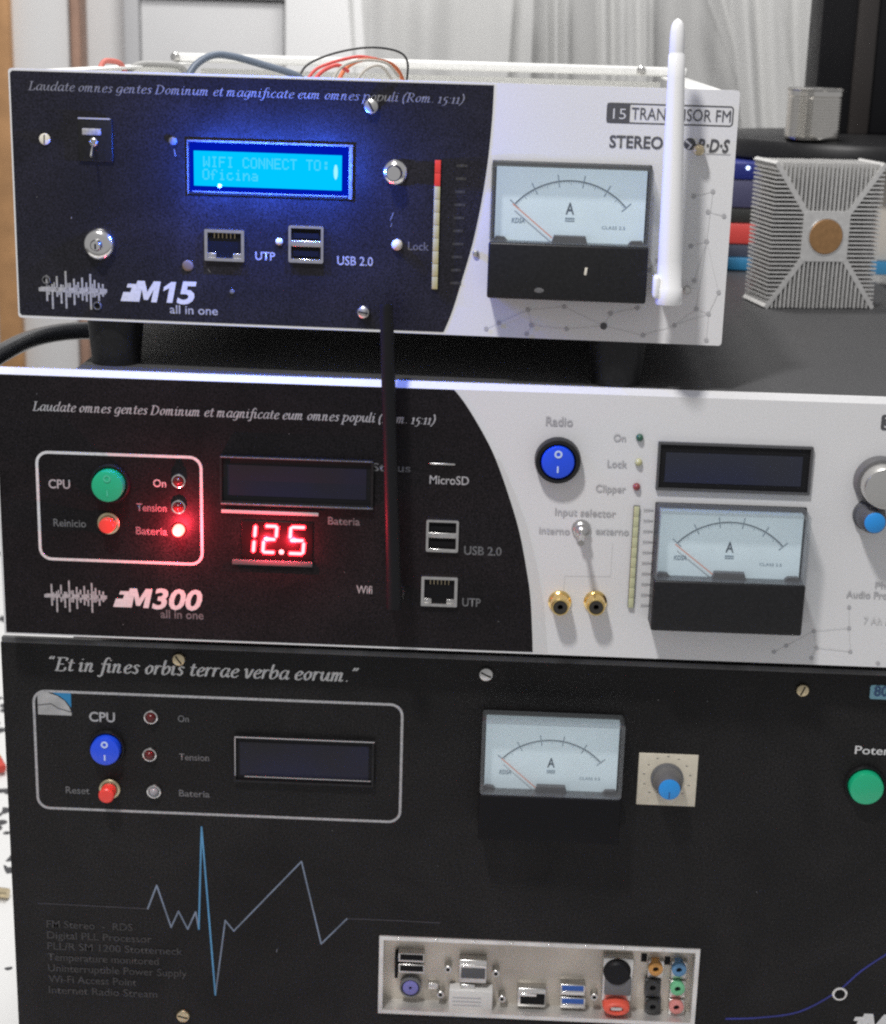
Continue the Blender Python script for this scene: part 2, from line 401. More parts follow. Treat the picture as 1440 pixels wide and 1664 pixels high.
def waveform(u, xl, xr, yc, hpx, mat):
    a = u.P(xl, yc, .32); b = u.P(xr, yc+SL*(xr-xl), .32); W = b.x-a.x; H = a.z-u.P(xl, yc+hpx, .32).z
    hs = [(.12, .75, .6), (.2, .3, 1.0), (.27, .72, .35), (.33, .3, .7), (.40, 1.0, .95), (.46, .4, .35), (.52, .62, .75), (.58, .45, .35), (.64, .70, .5), (.70, .45, .55), (.76, .9, .95), (.82, .6, .3), (.88, .45, .5), (.94, .4, .25)]
    bm = bmesh.new(); k = 0
    def q(x0, x1, z0, z1):
        nonlocal k
        k += 1; y = -.003*(k % 5)
        bm.faces.new([bm.verts.new(p) for p in ((x0, y, z0), (x1, y, z0), (x1, y, z1), (x0, y, z1))])
    q(.0, W*.94, -H*.10, H*.10); q(W*.03, W, -H*.05, H*.15)
    for t, up, dn in hs:
        q(W*t-W*.014, W*t+W*.014, -H*dn, H*up); q(W*(t+.03)-W*.01, W*(t+.03)+W*.01, -H*up*.35, H*dn*.4)
    return mk('waveform_emblem', finish(bm), mat, u.root, (a.x, -.32, a.z))

def fm_logo(u, word, xl, xm, xr, yb, cap, mat):
    """stepped block that stands for the F, run into a bold italic M + number"""
    a = u.P(xl, yb, .32); c = u.P(xl, yb-cap, .32); m = u.P(xm, yb+SL*(xm-xl), .32); h = c.z-a.z; w = m.x-a.x
    sh = .22*h
    def p(x, z): return (x*w+sh*z, z*h)
    mw = h*1.12/w
    # stepped block left of the M, then the M itself, one outline
    poly = [p(1+mw*x, z) for x, z in ((0, 0), (.25, 0), (.25, .60), (.43, .10), (.60, .10), (.76, .60), (.76, 0), (1, 0), (1, 1), (.70, 1), (.51, .48), (.31, 1), (.0, 1))]
    poly += [p(.95, .84), p(.30, .84), p(.26, .66), p(.66, .66), p(.62, .44), p(.08, .44), p(0, 0)]
    mk('emblem_block', prism(poly, 0, -.03), mat, u.root, (a.x, -.30, a.z))
    e = u.P(xr, yb+SL*(xr-xl), .36); x0 = a.x+w*(1+mw)+h*.17
    if isinstance(word, str): text_at(word, x0, m.z, e.x-x0, h, -.36, mat, u.root, .03, .2)
    else:
        for ch, f0, f1 in word:
            b0 = u.P(f0, yb+SL*(f0-xl), .36); b1 = u.P(f1, yb+SL*(f1-xl), .36); text_at(ch, b0.x, b0.z, b1.x-b0.x, h, -.36, mat, u.root, .03, .2) if ch != '1' else mk('lettering', prism([(x_*(b1.x-b0.x)+.2*h*z_, z_*h) for x_, z_ in ((.42, 0), (.86, 0), (.86, 1), (.5, 1), (0, .74), (0, .54), (.42, .70))], 0, -.03), mat, u.root, (b0.x, -.34, b0.z))

# ------------------------------------------------------------------ reusable panel hardware
def screw(u, px, py, rpx, mat, h=1.6, name='screw', slot=True, hollow=False):
    p = u.P(px, py, h); r = u.P(px+rpx, py, h).x-p.x
    if hollow:
        o = mk(name, lathe([(r, 0), (r, .5), (r*.9, .8), (r*.72, .8), (r*.66, .2), (r*.66, -.05)], 24), mat, u.root, (p.x, -.15, p.z))
        mk('hollow', lathe([(r*.68, 0), (r*.66, .05)], 20), HOLE, o, (0, -.02, 0))
        return o
    o = mk(name, lathe([(r, 0), (r, h*.45), (r*.88, h*.8), (r*.55, h), (0, h*1.06)], 24), mat, u.root, (p.x, -.15, p.z))
    if slot:
        a = random.uniform(0, 3)
        mk('slot', box(-r*.75, r*.75, -h*1.12, -h*.9, -r*.10, r*.10), HOLE, o, (0, 0, 0), (0, a, 0))
    return o

def led(u, px, py, rpx, mat, holder=None, dome=1.2, name='indicator_light'):
    p = u.P(px, py, 1.5); r = u.P(px+rpx, py, 1.5).x-p.x
    ri = r*(.62 if holder else 1.0)
    o = mk(name, lathe([(ri, 0), (ri, dome), (ri*.92, dome+ri*.35), (ri*.7, dome+ri*.68), (ri*.38, dome+ri*.9), (0, dome+ri)], 20), mat, u.root, (p.x, -.1, p.z))
    if holder: mk('holder_ring', lathe([(r, 0), (r, 1.0), (r*.93, 1.5), (r*.8, 1.7), (r*.66, 1.3), (r*.64, .2)], 24), holder, o)
    return o

def rocker(u, px, py, ro_px, rb_px, mat, proud=5.5, marks=True, collar=2.0, mm=None):
    p = u.P(px, py, proud); ro = u.P(px+ro_px, py, proud).x-p.x; rb = u.P(px+rb_px, py, proud).x-p.x
    o = mk('rocker_switch', lathe([(ro, 0), (ro, collar*.6), (ro*.95, collar), (rb*1.12, collar), (rb*1.05, collar*.7), (rb*1.04, 0.1)], 40), PLASTIC, u.root, (p.x, -.1, p.z))
    bt = mk('button', lathe([(rb, 0), (rb, proud-.7), (rb*.96, proud-.2), (rb*.88, proud), (0, proud*.97)], 40), mat, o)
    if marks:
        mk('mark', lathe([(rb*.24, 0), (rb*.24, .12), (rb*.13, .12), (rb*.13, 0)], 20, cap=False), mm or MARKB, bt, (0, -proud-.02, rb*.52))
        mk('mark', box(-rb*.05, rb*.05, -.12, 0, -rb*.2, rb*.2), mm or MARKB, bt, (0, -proud-.02, -rb*.42))
    return o

def push(u, px, py, ring_px, cap_px, ringmat, proud=7.0, tip=(0, 0)):
    p = u.P(px, py, 1.5); r = u.P(px+ring_px, py, 1.5).x-p.x; rc = u.P(px+cap_px, py, 5).x-u.P(px, py, 5).x
    o = mk('push_button', lathe([(r, 0), (r, 1.2), (r*.9, 1.6), (r*.8, 1.7), (r*.72, 2.6), (r*.55, 2.8), (0, 2.8)], 6 if ringmat is NICKEL else 24), ringmat, u.root, (p.x, -.1, p.z))
    mk('cap', lathe([(rc, 0), (rc, proud-.8), (rc*.85, proud-.2), (0, proud)], 24), REDB, o)
    return o

def usb(u, x0, x1, y0, y1):
    a = u.P(x0, y1, 1); b = u.P(x1, y0+SL*(x1-x0), 1)
    w, h = b.x-a.x, b.z-a.z; x, z = (a.x+b.x)/2, (a.z+b.z)/2
    o = mk('usb_socket', frame(-w/2, w/2, -h/2, h/2, .8, 1.0, .3, -1.5), NICKEL, u.root, (x, 0, z))
    mk('divider', box(-w/2+.8, w/2-.8, -1.3, 0, -h*.06, h*.10, .2), NICKEL, o)
    mk('lower_lip', box(-w/2+.8, w/2-.8, -1.4, 0, -h*.46, -h*.40, .1), CHROME, o)
    mk('tongue', box(-w*.36, w*.36, -.9, 0, h*.16, h*.30), HOLE, o)
    mk('tongue', box(-w*.36, w*.36, -.9, 0, -h*.32, -h*.18), HOLE, o)
    mk('hollow', box(-w/2+.5, w/2-.5, -.3, .2, -h/2+.5, h/2-.5), HOLE, o)
    return o

def rj45(u, x0, x1, y0, y1):
    a = u.P(x0, y1, 1); b = u.P(x1, y0+SL*(x1-x0), 1)
    w, h = b.x-a.x, b.z-a.z; x, z = (a.x+b.x)/2, (a.z+b.z)/2
    o = mk('network_socket', frame(-w/2, w/2, -h/2, h/2, .4, 1.25, .3, -1.6), NICKEL, u.root, (x, 0, z))
    i = w/2-1.2; j = h/2-1.2
    mk('hollow', box(-i-.1, i+.1, -.3, .2, -j-.1, j+.1), HOLE, o)
    mk('latch_corner', box(-i, -i*.5, -1.1, 0, -j, -j*.62, .1), NICKEL, o)
    mk('latch_corner', box(i*.5, i, -1.1, 0, -j, -j*.62, .1), NICKEL, o)
    for k in range(6): mk('contact', box(-i*.6+k*i*.24-.12, -i*.6+k*i*.24+.12, -.7, -.3, j*.55, j*.95), BRASS, o)
    return o

def lcd(u, tl, tr, br, bl, screen_mat, proud=2.0, t=1.0, bezel=None, inset=(3, 3, 3, 3), surround=None):
    A = u.P(*tl, proud); B = u.P(*tr, proud); C_ = u.P(*br, proud); D = u.P(*bl, proud)
    x0, x1 = (A.x+D.x)/2, (B.x+C_.x)/2; z0, z1 = (C_.z+D.z)/2, (A.z+B.z)/2
    w, h = x1-x0, z1-z0; x, z = (x0+x1)/2, (z0+z1)/2
    o = mk('display', frame(-w/2, w/2, -h/2, h/2, .5, t, .2, -proud), bezel or PLASTIC, u.root, (x, 0, z))
    l, r, b_, t_ = inset
    mk('surround', box(-w/2+t*.9, w/2-t*.9, -proud*.35, .1, -h/2+t*.9, h/2-t*.9), surround or MATTEBLK, o)
    s = mk('screen', box(-w/2+l, w/2-r, -proud*.35-.2, -proud*.35+.1, -h/2+b_, h/2-t_), screen_mat, o)
    return o, w, h

def bargraph(u, top, bot, wpx, n, nred, m_on, m_red):
    a = u.P(*top, 1.5); b = u.P(*bot, 1.5); w = u.P(top[0]+wpx, top[1], 1.5).x-a.x; H = a.z-b.z
    o = mk('level_bar', box(-w/2-.15, w/2+.15, -1.2, .1, -H, 0, .1), MATTEBLK, u.root, ((a.x+b.x)/2, 0, a.z))
    seg = H/n; me1 = box(-w/2, w/2, -1.5, -1.1, -seg*.985, -seg*.015, .04)
    me2 = me1.copy()
    for k in range(n):
        red = k < nred
        mk('segment', me2 if red else me1, m_red if red else m_on, o, (0, 0, -k*seg))
    return o

def ammeter(u, tl, tr, bl, br, d=14.0, low=None, na=138.6):
    A = u.P(*tl, d); B = u.P(*tr, d); D = u.P(*bl, d); E_ = u.P(*br, d)
    w = ((B.x-A.x)+(E_.x-D.x))/2; h = ((A.z-D.z)+(B.z-E_.z))/2; x = (A.x+D.x)/2; z = (D.z+E_.z)/2
    k = w/64.0; h0 = 22.6*k
    o = mk('ammeter', box(0, w, -2.0, -.1, 0, h, .4), low or PLASTIC, u.root, (x, 0, z))
    mk('lower_cover', box(0, w, -d, -1.5, 0, h0, 1.0, 3), low or PLASTIC, o)
    bt = 1.4*k
    mk('dial_plate', box(bt+.6, w-bt-.6, -6.5, -2.0, h0-.5, h-2.2*k), PLATE, o)
    # clear cover: rim walls and front pane
    R = rrect(0.1, w-.1, h0+.05, h, 1.4*k); I = rrect(bt, w-bt, h0+.35, h-bt*1.1, .8*k)
    mk('cover_rim', loopring(R, I, -1.8, -d+.4), RIM, o)
    mk('cover_pane', box(bt*.8, w-bt*.8, -d+.1, -d+.5, h0+.2, h-bt*.9), GLASS, o)
    # scale
    cx, cz, rad = w/2, 17.2*k, 30.0*k; yy = -6.6
    a0, a1 = math.radians(138), math.radians(42)
    arc = [(cx+rad*math.cos(a0+(a1-a0)*i/36), cz+rad*math.sin(a0+(a1-a0)*i/36)) for i in range(37)]
    mk('scale_arc', strip(arc, .42*k, yy), DIAL_INK, o)
    bm = bmesh.new()
    for i in range(51):
        f = i/50; a = a0+(a1-a0)*f; big = i % 10 == 0; mid = i % 5 == 0
        r0, r1 = (rad-2.3*k, rad+2.6*k) if big else ((rad-1.6*k, rad) if mid else (rad-.9*k, rad))
        wd_ = (.20 if big else .10)*k
        c, s = math.cos(a), math.sin(a); n = Vector((-s, c))*wd_
        bm.faces.new([bm.verts.new((cx+r*c+g*n.x, yy-.03-.004*(i % 3), cz+r*s+g*n.y)) for r, g in ((r0, -1), (r1, -1), (r1, 1), (r0, 1))])
    mk('scale_ticks', finish(bm), DIAL_INK2, o)
    text_at('A', cx-1.75*k, 34.0*k, 3.4*k, 4.5*k, yy-.06, DIAL_INK, o, off=.012)
    mk('underline', box(cx-1.9*k, cx+1.9*k, yy-.1, yy, 32.1*k, 32.6*k), DIAL_INK2, o)
    mk('underline', box(cx-1.9*k, cx+1.9*k, yy-.1, yy, 31.2*k, 31.55*k), DIAL_INK2, o)
    text_at('KDSA', 8.6*k, 29.9*k, 5.4*k, 1.9*k, yy-.06, DIAL_INK2, o, off=.02, shear=.2)
    text_at('CLASS 2.5', 45*k, 28.6*k, 9.4*k, 1.2*k, yy-.06, DIAL_INK2, o, off=.0)
    # needle
    an = math.radians(na); p0 = (cx+(rad+.6*k)*math.cos(an), cz+(rad+.6*k)*math.sin(an)); p1 = (cx-6.8*k, cz+7.3*k)
    mk('needle', strip([p0, p1], .55*k, -8.2), NEEDLE, o)
    hp = [(cx-7*k, h0), (cx-6.0*k, h0+3.0*k), (cx+6.6*k, h0+3.0*k), (cx+7.6*k, h0)]
    mk('pivot_cover', prism(hp, -2, -9.5, .3), KNOBG, o)
    mk('corner_tab', prism([(1.6*k, h0), (2.6*k, h0+1.9*k), (6.0*k, h0+1.7*k), (7.5*k, h0)], -2, -9), KNOBG, o)
    mk('corner_tab', prism([(w-8.5*k, h0), (w-7*k, h0+1.7*k), (w-2.6*k, h0+1.9*k), (w-1.6*k, h0)], -2, -9), KNOBG, o)
    return o

def dots(u, pts, lines, rpx=4.0):
    P = [u.P(px, py, .3) for px, py, *_ in pts]; r0 = u.P(1000+rpx, 700, .3).x-u.P(1000, 700, .3).x
    for (px, py, *k), p in zip(pts, P):
        r = r0*(k[0] if k else 1)
        mk('printed_dot', lathe([(r, 0), (r*.98, .05)], 12), INK_K if r > r0*1.2 else INK_L, u.root, (p.x, -.22, p.z))
    for a, b in lines:
        mk('printed_line', strip([(0, 0), (P[b].x-P[a].x, P[b].z-P[a].z)], .22, 0), INK_LL, u.root, (P[a].x, -.20, P[a].z))

def curve_poly(u, cpx, x0, z0, z1, proud=0.0):
    pts = spline([(u.P(x, y, proud).x, u.P(x, y, proud).z, 0) for x, y in cpx], 6)
    c = [(p.x, min(max(p.y, z0), z1)) for p in pts]
    c[0] = (c[0][0], z1); c[-1] = (c[-1][0], z0)
    return c

# =================================================================== SETTING: wall, table
WALLM = M('wall_paint', (0.72, 0.72, 0.72), 0.8, spec=0.2, var=0.03, vs=5)
wall = mk('wall', box(-3000, 3000, 1500, 1540, -1500, 1600), WALLM); wall['kind'] = 'structure'
floor = mk('floor', box(-3000, 3000, -1500, 1500, -960, -920), M('floor_tiles', (0.30, 0.29, 0.28), 0.5, var=0.1, vs=8)); floor['kind'] = 'structure'

# =================================================================== UNIT C: bottom unit (with computer socket plate)
ZT = -3.0
uc = Unit('amplifier_rack_unit', (-5.6, 12.0, -234.0))
C = uc
HC = 225.4; WC = 482.0
tl = C.P(621, 1523); br_ = C.P(1121, 1660)
hx0, hx1 = tl.x, br_.x+1.0
hz1 = (C.P(621, 1523).z+C.P(1127, 1545).z)/2; hz0 = (C.P(622, 1643).z+C.P(1118, 1661).z)/2
def plate_with_hole(W, H, T, x0, x1, z0, z1):
    bm = bmesh.new()
    xs, zs = (0, x0, x1, W), (0, z0, z1, H)
    g = {(i, j, k): bm.verts.new((xs[i], (0, T)[k], zs[j])) for i in range(4) for j in range(4) for k in range(2)}
    for i in range(3):
        for j in range(3):
            if (i, j) == (1, 1): continue
            for k in range(2): bm.faces.new([g[i, j, k], g[i+1, j, k], g[i+1, j+1, k], g[i, j+1, k]])
    rimv = [(i, 0) for i in range(4)]+[(3, j) for j in range(1, 4)]+[(i, 3) for i in (2, 1, 0)]+[(0, j) for j in (2, 1)]
    for a, b in zip(rimv, rimv[1:]+rimv[:1]): bm.faces.new([g[a[0], a[1], 0], g[b[0], b[1], 0], g[b[0], b[1], 1], g[a[0], a[1], 1]])
    h = [(1, 1), (2, 1), (2, 2), (1, 2)]
    for a, b in zip(h, h[1:]+h[:1]): bm.faces.new([g[a[0], a[1], 0], g[b[0], b[1], 0], g[b[0], b[1], 1], g[a[0], a[1], 1]])
    return finish(bm)
mk('front_panel', plate_with_hole(WC, HC, 3, hx0, hx1, hz0, hz1), BLACK3, C.root)
mk('top_edge_strip', box(.4, WC-.4, -.12, 2.9, HC+.02, HC+2.6, .3), GREYEDGE, C.root)
mk('chassis', box(30, WC-30, 16.5, 380, .5, HC-.5), CHASSIS, C.root)
mk('chassis_side', box(30, hx0-12, 3.0, 16.5, .5, HC-.5), CHASSIS, C.root)
mk('chassis_side', box(hx1+12, WC-30, 3.0, 16.5, .5, HC-.5), CHASSIS, C.root)
script_text(C, '“Et in fines orbis terrae verba eorum.”', 77, 580, 1089, .0405, 21, INK_W, nib=.26, hair=.06, proud=.2, track=.07)
a = C.P(51, 1118); b = C.P(657, 1146); c = C.P(651, 1341); d = C.P(61, 1311)
mk('printed_frame', frame((a.x+d.x)/2, (b.x+c.x)/2, (c.z+d.z)/2, (a.z+b.z)/2, 6.0, 1.15, -.02, -.12), INK_G, C.root)
# sticker
p = C.P(62, 1161, .3); q = C.P(115, 1127, .3); sw, sh = q.x-p.x, q.z-p.z
st = mk('sticker', prism([(0, 0), (sw, .0), (sw, .14*sh), (.93*sw, .4*sh), (.8*sw, .66*sh), (.6*sw, .86*sh), (.3*sw, sh), (0, sh)], 0, -.12), STICK_G, C.root, (p.x, -.1, p.z))
mk('sticker_corner', prism([(.45*sw, sh), (.66*sw, .86*sh), (.84*sw, .66*sh), (sw, .36*sh), (sw, sh)], 0, -.12), STICK_B, st, (0, .01, 0))
mk('sticker_line', strip([(0, .42*sh), (.4*sw, .5*sh), (.62*sw, .3*sh), (sw, .16*sh)], .5, -.14), INK_K, st)
text(C, 'CPU', 145, 187, 1172, 15, INK_G, .02)
rocker(C, 170, 1222, 30, 24, BLUEB, 5.5)
text(C, 'Reset', 107, 146, 1289, 11, INK_DIM2)
push(C, 178, 1283, 17, 12.5, BRASS, 9.0)
led(C, 245, 1166, 12, LED_DR, CHROME); led(C, 243, 1227, 12, LED_DR, CHROME); led(C, 250, 1287, 12, LED_CLR, CHROME)
text(C, 'On', 289, 307, 1173, 10.5, INK_DIM2); text(C, 'Tension', 291, 340, 1235, 10.5, INK_DIM2); text(C, 'Bateria', 291, 341, 1294, 10.5, INK_DIM2)
lcd(C, (379, 1192), (609, 1210), (606, 1280), (381, 1270), LCD_OFF, 2.2, .9, PLASTIC, (2.5, 2.5, 3, 3))
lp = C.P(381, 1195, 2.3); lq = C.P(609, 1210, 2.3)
mk('painted_glint_edge', box(0, lq.x-lp.x, -.25, 0, 0, .5, .1), INK_L, C.root, (lp.x, -2.2, (lp.z+lq.z)/2-.2))  # pale strips paint the glint along the display edges
mk('painted_glint_edge', box(0, .45, -.25, 0, -18.5, 0, .1), INK_L, C.root, (lp.x, -2.2, (lp.z+lq.z)/2-.4))
mk('painted_glint_edge', box(0, lq.x-lp.x-6, -.25, 0, 0, .35, .1), INK_L, C.root, (lp.x+4.5, -2.2, (lp.z+lq.z)/2-19.3))
for px, py, r, m in ((290, 1073, 11, BRASS), (790, 1097, 12, NICKEL), (1305, 1123, 11, BRASS), (297, 1653, 11, BRASS)): screw(C, px, py, r, m)
screw(C, 1365, 1616, 12.5, CHROME, .9, 'socket_ring', hollow=True)
ammeter(C, (783, 1173), (1015, 1178), (777, 1366), (1008, 1374), low=HOLE, na=137.2)
# potentiometer
a = C.P(1040, 1222, .4); b = C.P(1133, 1313, .4)
pz = mk('potentiometer_plate', box(0, b.x-a.x-.9, -.5, 0, b.z-a.z+1, 0, .2), CREAM, C.root, (a.x-.2, -.05, a.z-.4))
kp = C.P(1084, 1265, 1); kr = 23.5/3.55
kb = mk('knob', lathe([(kr*1.12, 0), (kr*1.12, 1.2), (kr, 1.6), (kr*.96, 7), (kr*.82, 10.5), (kr*.74, 12.0)], 28), KNOBG3, C.root, (kp.x, -.55, kp.z))
mk('cap', lathe([(kr*.735, 0), (kr*.72, .7), (kr*.62, 1.0), (0, 1.0)], 28), CYANCAP, kb, (0, -11.9, 0))
mk('pointer', box(-.25, .25, -.1, 0, -4.2, -1.0), DBLUE, kb, (0, -12.95, 0))
for i in range(11):
    an = math.radians(225-27*i); R = kr*1.45
    if abs(R*math.cos(an)) < 11 and abs(R*math.sin(an)) < 11:
        mk('dial_mark', box(-.5, .5, -.06, 0, -.18, .18), INK_K, pz, (kp.x-a.x+.2+R*math.cos(an)*1.1, -.5, kp.z-a.z+.4+R*math.sin(an)*1.1))
text(C, 'Potencia', 1389, 1475, 1225, 13, INK_W, .01)
rocker(C, 1409, 1283, 34, 28, GREENB, 5.5, marks=False)
a = C.P(1413, 1136, .3); b = C.P(1500, 1110, .3)
mk('printed_badge', prism(rrect(0, b.x-a.x, 0, 6.6, 1.0), 0, -.12), LBLUE, C.root, (a.x, -.08, a.z))
text(C, '80 W', 1420, 1475, 1131, 16, DBLUE, .02, proud=.4)
# heartbeat line
ecg = [(62, 1468), (240, 1477), (254.7, 1439), (278, 1507), (290, 1481), (305, 1510), (318, 1482), (323, 1510), (327.5, 1344), (350, 1617), (366, 1496), (380, 1513), (490, 1400), (522, 1534), (564, 1493), (640, 1496), (715, 1500)]
E2 = [(C.P(x, y, .2).x, C.P(x, y, .2).z) for x, y in ecg]
mk('printed_pulse_line', strip(E2[:2], .5, -.12), ECG_D, C.root); mk('printed_pulse_line', strip(E2[14:], .5, -.12), ECG_D, C.root)
mk('printed_pulse_line', strip(E2[1:8], .75, -.14), ECG_G, C.root); mk('printed_pulse_line', strip(E2[7:10], .8, -.17), ECG_B, C.root)
mk('printed_pulse_line', strip(E2[9:15], .7, -.15), ECG_G, C.root)
for i, (s, xr) in enumerate((('FM Stereo  -  RDS', 216), ('Digital PLL Processor', 247), ('PLL/R SM 1200 Stotterneck', 297), ('Temperature monitored', 258), ('Uninterruptible Power Supply', 304), ('Wi-Fi Access Point', 222), ('Internet Radio Stream', 256))):
    text(C, s, 76+i*.6, xr, 1507+i*17.8, 11.5, INK_DIM)
ar = spline([(C.P(x, y, .2).x, C.P(x, y, .2).z, 0) for x, y in ((1180, 1656), (1235, 1654), (1300, 1644), (1360, 1612), (1400, 1578), (1450, 1545))], 6)
mk('printed_swoosh', strip([(p.x, p.y) for p in ar], .9, -.12), ARCB, C.root)
fm_logo(C, '500', 1374, 1392, 1500, 1682, 36, INK_W)

# computer socket plate (recessed)
DP = 9.0
io = mk('socket_plate', box(hx0-.3, hx1+.3, DP, DP+1, hz0-.3, hz1+.3), IOBACK, C.root)
mk('rim', loopring([(hx0-1.2, hz0-1.2), (hx1+1.2, hz0-1.2), (hx1+1.2, hz1+1.2), (hx0-1.2, hz1+1.2)], [(hx0+.8, hz0+.8), (hx1-.8, hz0+.8), (hx1-.8, hz1-.8), (hx0+.8, hz1-.8)], -.05, -1.0), IOM, io)
mk('side_wall', box(hx0+.05, hx0+.7, -.5, DP-.02, hz0+.05, hz1-.05), IOM, io); mk('side_wall', box(hx1-.7, hx1-.05, -.5, DP-.02, hz0+.05, hz1-.05), IOM, io)
mk('ledge', box(hx0+.75, hx1-.75, -.5, DP-.02, hz0+.05, hz0+.7), IOM, io); mk('ledge', box(hx0+.75, hx1-.75, -.5, DP-.02, hz1-.7, hz1-.05), IOM, io)
for i in range(8): mk('spring_tab', box(-.9, .9, -.35, 0, -.5, .5, .15), CHROME, io, (hx0+8+i*17.6, -1.0, hz1+.2))
def ioP(x, y, d=4): return C.P(x, y, -d)
def iobox(name, x0, x1, y0, y1, mat, front=3.0, bev=.3, par=None):
    a = ioP(x0, y1, front); b = ioP(x1, y0+SL*(x1-x0), front)
    return mk(name, box(a.x, b.x, front, DP-.05, a.z, b.z, bev), mat, io)
def iojack(name, x, y, r, mat, front=3.0, hole=.5, ring=None):
    p = ioP(x, y, front); R = r/3.5
    o = mk(name, lathe([(R, 0), (R, DP-front-.2), (R*.9, DP-front), (R*hole, DP-front), (R*hole, DP-front-1.5)], 24), mat, io, (p.x, DP-.02, p.z))
    mk('pin_hole', lathe([(R*hole*1.02, 0), (R*hole*.95, .1)], 16), HOLE, o, (0, -(DP-front)+1.2, 0))
    return o
for yy in (1549, 1567):
    iobox('usb_port', 647, 690, yy, yy+14, NICKEL, 4.2); iobox('usb_hollow', 650, 688, yy+2, yy+11, HOLE, 4.05, .1)
iobox('port_block', 641, 647, 1550, 1590, HOLE, 5)
iojack('keyboard_port', 667, 1606, 18, KNOBG3, 4.5, .85); iojack('keyboard_port_core', 667, 1606, 13, M('violet_plastic', (0.18, 0.17, 0.46), .45), 4.3, .22)
iobox('video_port', 745, 792, 1560, 1597, NICKEL, 3.5, .6); iobox('video_port_face', 749, 789, 1573, 1590, KNOBG, 3.2, .4); iobox('video_port_lip', 746, 791, 1568, 1572, CHROME, 3.0, .2)
for x, y in ((728, 1576), (806, 1583), (716, 1617), (816, 1624)): iojack('jack_nut', x, y, 6.5, NICKEL, 4.0, .5)
iobox('monitor_port', 729, 801, 1609, 1641, M('white_socket_plastic', (0.62, 0.61, 0.59), .45), 2.0, .5)
for k in range(3): iobox('pin_row', 735, 782, 1620+k*6, 1622+k*6, INK_L, 1.92, .05)
iobox('port_shell', 748, 772, 1600, 1612, NICKEL, 3.5, .5); iobox('flag_tab', 696, 712, 1598, 1607, NICKEL, 6, .2)
iobox('media_port', 840, 888, 1606, 1636, NICKEL, 4, .6); iobox('media_port_hollow', 845, 886, 1614, 1632, HOLE, 3.9, .3); iobox('media_port_tongue', 846, 872, 1615, 1619, CHROME, 3.6, .2)
for yy in (1600, 1621):
    iobox('usb_port', 910, 952, yy, yy+17, NICKEL, 4.0); iobox('usb_tongue', 913, 949, yy+2, yy+10, M('usb_blue', (0.02, 0.09, 0.36), .4), 3.7, .15); iobox('usb_lip', 913, 948, yy+12, yy+14.5, CHROME, 3.7, .1)
iojack('jack_nut', 966, 1621, 6.5, NICKEL, 4.0, .5)
iobox('lan_port', 977, 1031, 1557, 1626, NICKEL, 4.0, .6)
op = ioP(1003, 1588, 2); mk('round_plug', lathe([(6.6, 0), (6.6, 4), (6.2, 6.2), (5.2, 7.2), (0, 7.4)], 28), MATTEBLK, io, (op.x, DP-1, op.z+2))
iobox('plug_shell', 982, 1027, 1590, 1618, KNOBG3, 1.5, .8)
op = ioP(1002, 1641, -1); mk('orange_plug', lathe([(6.4, 0), (6.4, 8), (6.0, 9.6), (5.0, 10.2), (3.4, 10.2), (3.2, 8.5)], 28, True, 1.0, .55), M('orange_red_rubber', (0.72, 0.10, 0.06), .5), io, (op.x, DP-.1, op.z)); mk('orange_plug_core', box(op.x-2.8, op.x+2.8, -.6, 3, op.z-1.0, op.z+1.0, .3), NICKEL, io)
for x, y, cl in ((1066, 1576, (0.55, 0.27, 0.07)), (1104, 1577, (0.10, 0.24, 0.42)), (1061, 1606, (0.03, 0.03, 0.03)), (1101.5, 1608, (0.16, 0.50, 0.26)), (1061, 1637, (0.03, 0.03, 0.03)), (1099.5, 1638, (0.66, 0.24, 0.22))):
    m_ = M('jack_plastic', cl, .45)
    iobox('jack_block', x-14, x+14, y-14, y+13, NICKEL if cl[0] > .05 else KNOBG, 6.2, .3)
    iojack('audio_jack', x, y, 12, m_, 3.5, .42)
for x, y in ((1047, 1557), (1085, 1562)): iobox('tab_slot', x-5, x+5, y-6, y+6, HOLE, 8.2, .1)
def fleck(u, pts, mat=INK_L, y=-.2):
    for px, py, w_, h_, a_ in pts:
        q = u.P(px, py, .2); mk('dust_glint_fleck', box(-w_/2, w_/2, -.05, 0, -h_/2, h_/2, .02), mat, u.root, (q.x, y, q.z), (0, a_, 0))
fleck(C, ((450, 1545, .4, 2.0, .2), (981, 1318, 1.0, .8, .3), (1070, 1138, .5, .5, .2), (1150, 1140, .6, .4, .2), (540, 1350, .4, .4, 0), (712, 1408, .5, .3, .4), (1230, 1450, .35, .6, .5)), INK_DIM2, -.06)
tag(C.root, 'black bottom unit with pulse line print and recessed computer sockets', 'amplifier', 'stacked transmitter units')

# =================================================================== UNIT B: FM300, middle
B = Unit('transmitter_rack_unit', (0, 0, 0))
HB, WB = 119.0, 482.0
bm = bmesh.new(); prof = [(0, 0), (0, HB-2.6), (1.7, HB), (3, HB), (3, 0)]
va = [bm.verts.new((0, y, z)) for y, z in prof]; vb = [bm.verts.new((WB, y, z)) for y, z in prof]
bm.faces.new(va); bm.faces.new(vb)
for i in range(5): bm.faces.new((va[i], vb[i], vb[(i+1) % 5], va[(i+1) % 5]))
mk('front_panel', finish(bm), WHITE, B.root)
mk('chassis', box(34, WB-34, 3, 420, 1.0, HB-.2, .6), CHASSIS, B.root)
for fx in (60, WB-60):
    for fy in (45, 370): mk('foot', lathe([(9, 0), (9, 8.2)], 20), PLASTIC, B.root, (fx, fy, -7.6+.05), (math.radians(-90), 0, 0))
ccB = curve_poly(B, [(729, 622), (756, 656), (785, 704), (806, 747), (827, 806), (844, 864), (856, 927), (862.5, 977), (866, 1056)], 0, .9, HB-2.7)
